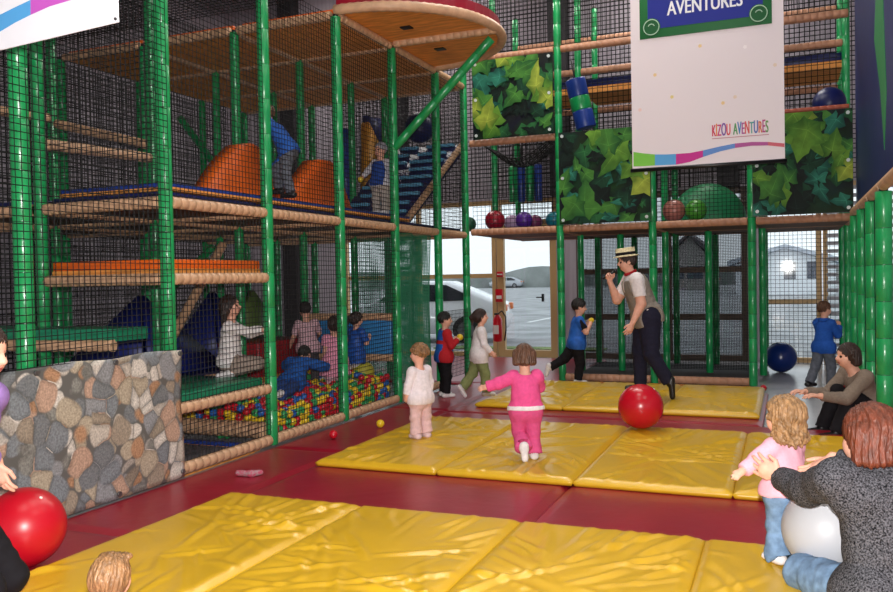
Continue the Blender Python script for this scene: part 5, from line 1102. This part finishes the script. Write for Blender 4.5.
# children inside the climbing frame
sp_ = onZ(230, 376, .6)
person('girl in a white sweater kneeling on the green deck with an arm stretched out', 1.12, 'child', (sp_[0], sp_[1], .74), 26,
       dict(lean=(.05, 0), head=(-4, 4), armR=('ik', cpt(284, 331, 7.6), (0, 0, -1)), armL=((.8, .1, -.4), (1, -.1, .25)), legL=((1, .12, -.1), (-.97, 0, -.25), (-1, 0, -.1)), legR=((1, -.12, -.1), (-.97, 0, -.25), (-1, 0, -.1)), ground=.6),
       [shirt(CW, -.04, 1, .014, thighmax=.05), pants(cloth('beige_grey', (150, 134, 124)), .95, .012, .01), shoes(SOCK, 'sock')], hair('long', HB, 6), 'pelvis', vox=.007)
q = onX(303, 388, -5.1)
person('child in pale pink top and grey trousers, back turned, by the red block', 1.0, 'child', (q[0], q[1], .2), 125, dict(lean=(.14, .06), armL=((.3, .3, -.9), (.5, .2, -.6)), armR=((.5, -.3, -.7), (.6, .0, -.2)), legL=((.1, .1, -1), (-.1, 0, -1)), legR=((.4, -.1, -.9), (-.1, 0, -1))),
       [shirt(cloth('rose_white', (214, 176, 186), .2, 60), -.05, .8, .013), pants(cloth('mid_grey', (84, 78, 84)), .97, .012, .012), shoes(SOCK, 'sock')], hair('short', HK), 'footL', vox=.007)
q = onX(331, 396, -4.72)
person('small girl in a pink checked dress mostly behind the front post at the ball pool', .9, 'toddler', (q[0], q[1], .15), 140, dict(lean=(.05, 0), legL=((.05, .06, -1), (-.05, 0, -1)), legR=((.05, -.06, -1), (-.05, 0, -1))),
       [shirt(cloth('pink_check', (224, 150, 176), .25, 70), -.16, .6, .018, name='dress', hemflare=.05), pants(cloth('rose', (220, 176, 190)), .97, .01, .012), shoes(SOCK, 'sock')], hair('pony', HB), 'footL', vox=.007)
q = onX(357, 393, -4.62)
person('girl in shiny blue top and white trousers before the bright blue panel', .92, 'child', (q[0], q[1], .14), 70, dict(lean=(.12, 0), head=(-20, -12), armR=((.3, -.25, -.9), (.6, .3, .4)), armL=((.4, .2, -.8), (.5, -.1, .2)), legL=((.15, .06, -1), (-.1, 0, -1)), legR=((-.05, -.06, -1), (-.1, 0, -1))),
       [shirt(cloth('satin_blue', (32, 84, 170), .2, 20, .4), -.12, .9, .02, hemflare=.02), pants(cloth('offwhite', (216, 208, 204)), .97, .014, .014), shoes(SOCK, 'sock')], hair('pony', HB), 'footR', vox=.007)
q = onX(292, 398, -4.75)
person('child in a blue shirt lying face down among the coloured balls', .95, 'child', (q[0], q[1], .40), 96, dict(lean=(1, 0, ), neck=(1, 0, .6), head=(0, 10), armL=((.6, .8, -.3), (.8, .2, -.2)), armR=((.6, -.8, -.3), (.8, -.2, -.2)), legL=((-1, .15, -.25), (-1, 0, -.05), (-1, 0, -.3)), legR=((-1, -.15, -.25), (-1, 0, -.05), (-1, 0, -.3)), ground=.2),
       [shirt(cloth('bright_blue', (36, 90, 168), .15, 30), -.12, 1, .03, wr=.014, lam=.12, thighmax=.3), pants(cloth('blue_trousers', (44, 72, 130)), .97, .016, .02), shoes(SOCK, 'sock')], hair('short', HK), 'pelvis', vox=.007)
q = onX(291, 192, -4.38)
person('boy in a blue shirt climbing between the orange foam hills upstairs', 0.96, 'child', (q[0], q[1], 2.24), 196, dict(lean=(.6, 0), head=(0, 10), armL=((.5, .15, .9), (.2, 0, 1)), armR=((.7, -.2, .6), (.4, 0, 1)), legL=((.1, .05, -1), (-.25, 0, -1)), legR=((.7, -.05, -.75), (-.1, 0, -1))),
       [shirt(CBL, -.04, .8, .014), pants(CGJ, .97, .013, .012), shoes(SHO)], hair('short', HM), 'footL', vox=.007)
q = onX(386, 217, -4.42)
_, i = person('small boy in blue vest at the foot of the blue ramp upstairs', .86, 'toddler', (q[0], q[1], 2.22), 262, dict(lean=(0, 0), head=(-10, -6), armL=((.1, .5, -.9), (.3, .3, -.8)), armR=((.2, -.7, -.7), (.4, -.4, -.6)), legL=((.1, .12, -1), (-.05, 0, -1)), legR=((.1, -.12, -1), (-.05, 0, -1))),
       [shirt(cloth('pale_shirt', (200, 198, 206)), -.04, 1, .011), ('vest', dict(TOR), .022, cloth('vest_blue', (36, 72, 150)), dict(hem=-.03, fn=lambda ok, V, L, T, i: ok & (np.abs((V - i['neck']) @ i['sl']) < .1 * i['h']) & ((V - i['neck']) @ i['td'] < -.01))), pants(cloth('stone', (170, 160, 152)), .97, .012, .012), shoes(SOCK, 'sock')], hair('short', mat('grey_cap', (150, 150, 160), .8)), 'footL', vox=.007)
held_ball(i, -1, 'yellow ball in the hand of the small boy in the vest upstairs', .035)

# ------------------------------------------------------------------ light
def area(name, loc, sx, sy, power, col=(1, 1, 1), rot=(0, 0, 0)):
    l = bpy.data.lights.new(name, 'AREA'); l.shape = 'RECTANGLE'; l.size = sx; l.size_y = sy; l.energy = power; l.color = col; o = bpy.data.objects.new(name, l); COL.objects.link(o); o.location = loc; o.rotation_euler = rot; return o
for k, (x, y) in enumerate(((-1.6, 1.5), (-1.6, 5.0), (-1.6, 8.5), (2.4, 3.5), (2.4, 7.5))): area('ceiling_lamp', (x, y, 7.2), 1.6, 1.6, 70, (1, .95, .88))
for k, (x, y) in enumerate(((-6.5, 13.2), (-1.5, 13.2), (-3.4, 9.5))): area('ceiling_lamp', (x, y, 7.2), 1.5, 1.5, 150, (1, .95, .88))
l = bpy.data.lights.new('camera_flash', 'POINT'); l.energy = 1150; l.shadow_soft_size = .03; l.color = (1, .97, .93); o = bpy.data.objects.new('camera_flash', l); COL.objects.link(o); o.location = Vector((0, 0, HC)) + Vector(UPV) * .14 + Vector(FW) * .02
W = bpy.data.worlds.new('overcast'); SC.world = W; W.use_nodes = True; nt = W.node_tree; bg = nt.nodes['Background']; bg.inputs[1].default_value = 1.6
tc = nt.nodes.new('ShaderNodeTexCoord'); sx = nt.nodes.new('ShaderNodeSeparateXYZ'); rp = nt.nodes.new('ShaderNodeValToRGB'); rp.color_ramp.elements[0].color = (.78, .83, .88, 1); rp.color_ramp.elements[1].color = (.9, .94, 1, 1); rp.color_ramp.elements[1].position = .5
nt.links.new(tc.outputs['Generated'], sx.inputs[0]); nt.links.new(sx.outputs['Z'], rp.inputs[0]); nt.links.new(rp.outputs[0], bg.inputs[0])
SC.view_settings.view_transform = 'Standard'; SC.view_settings.look = 'None'; SC.view_settings.exposure = 0; SC.view_settings.gamma = 1; SC.view_settings.use_curve_mapping = False
try: SC.cycles.max_bounces = 8; SC.cycles.transparent_max_bounces = 16; SC.cycles.sample_clamp_indirect = 6; SC.cycles.use_denoising = True
except Exception: pass
bpy.context.view_layer.update()
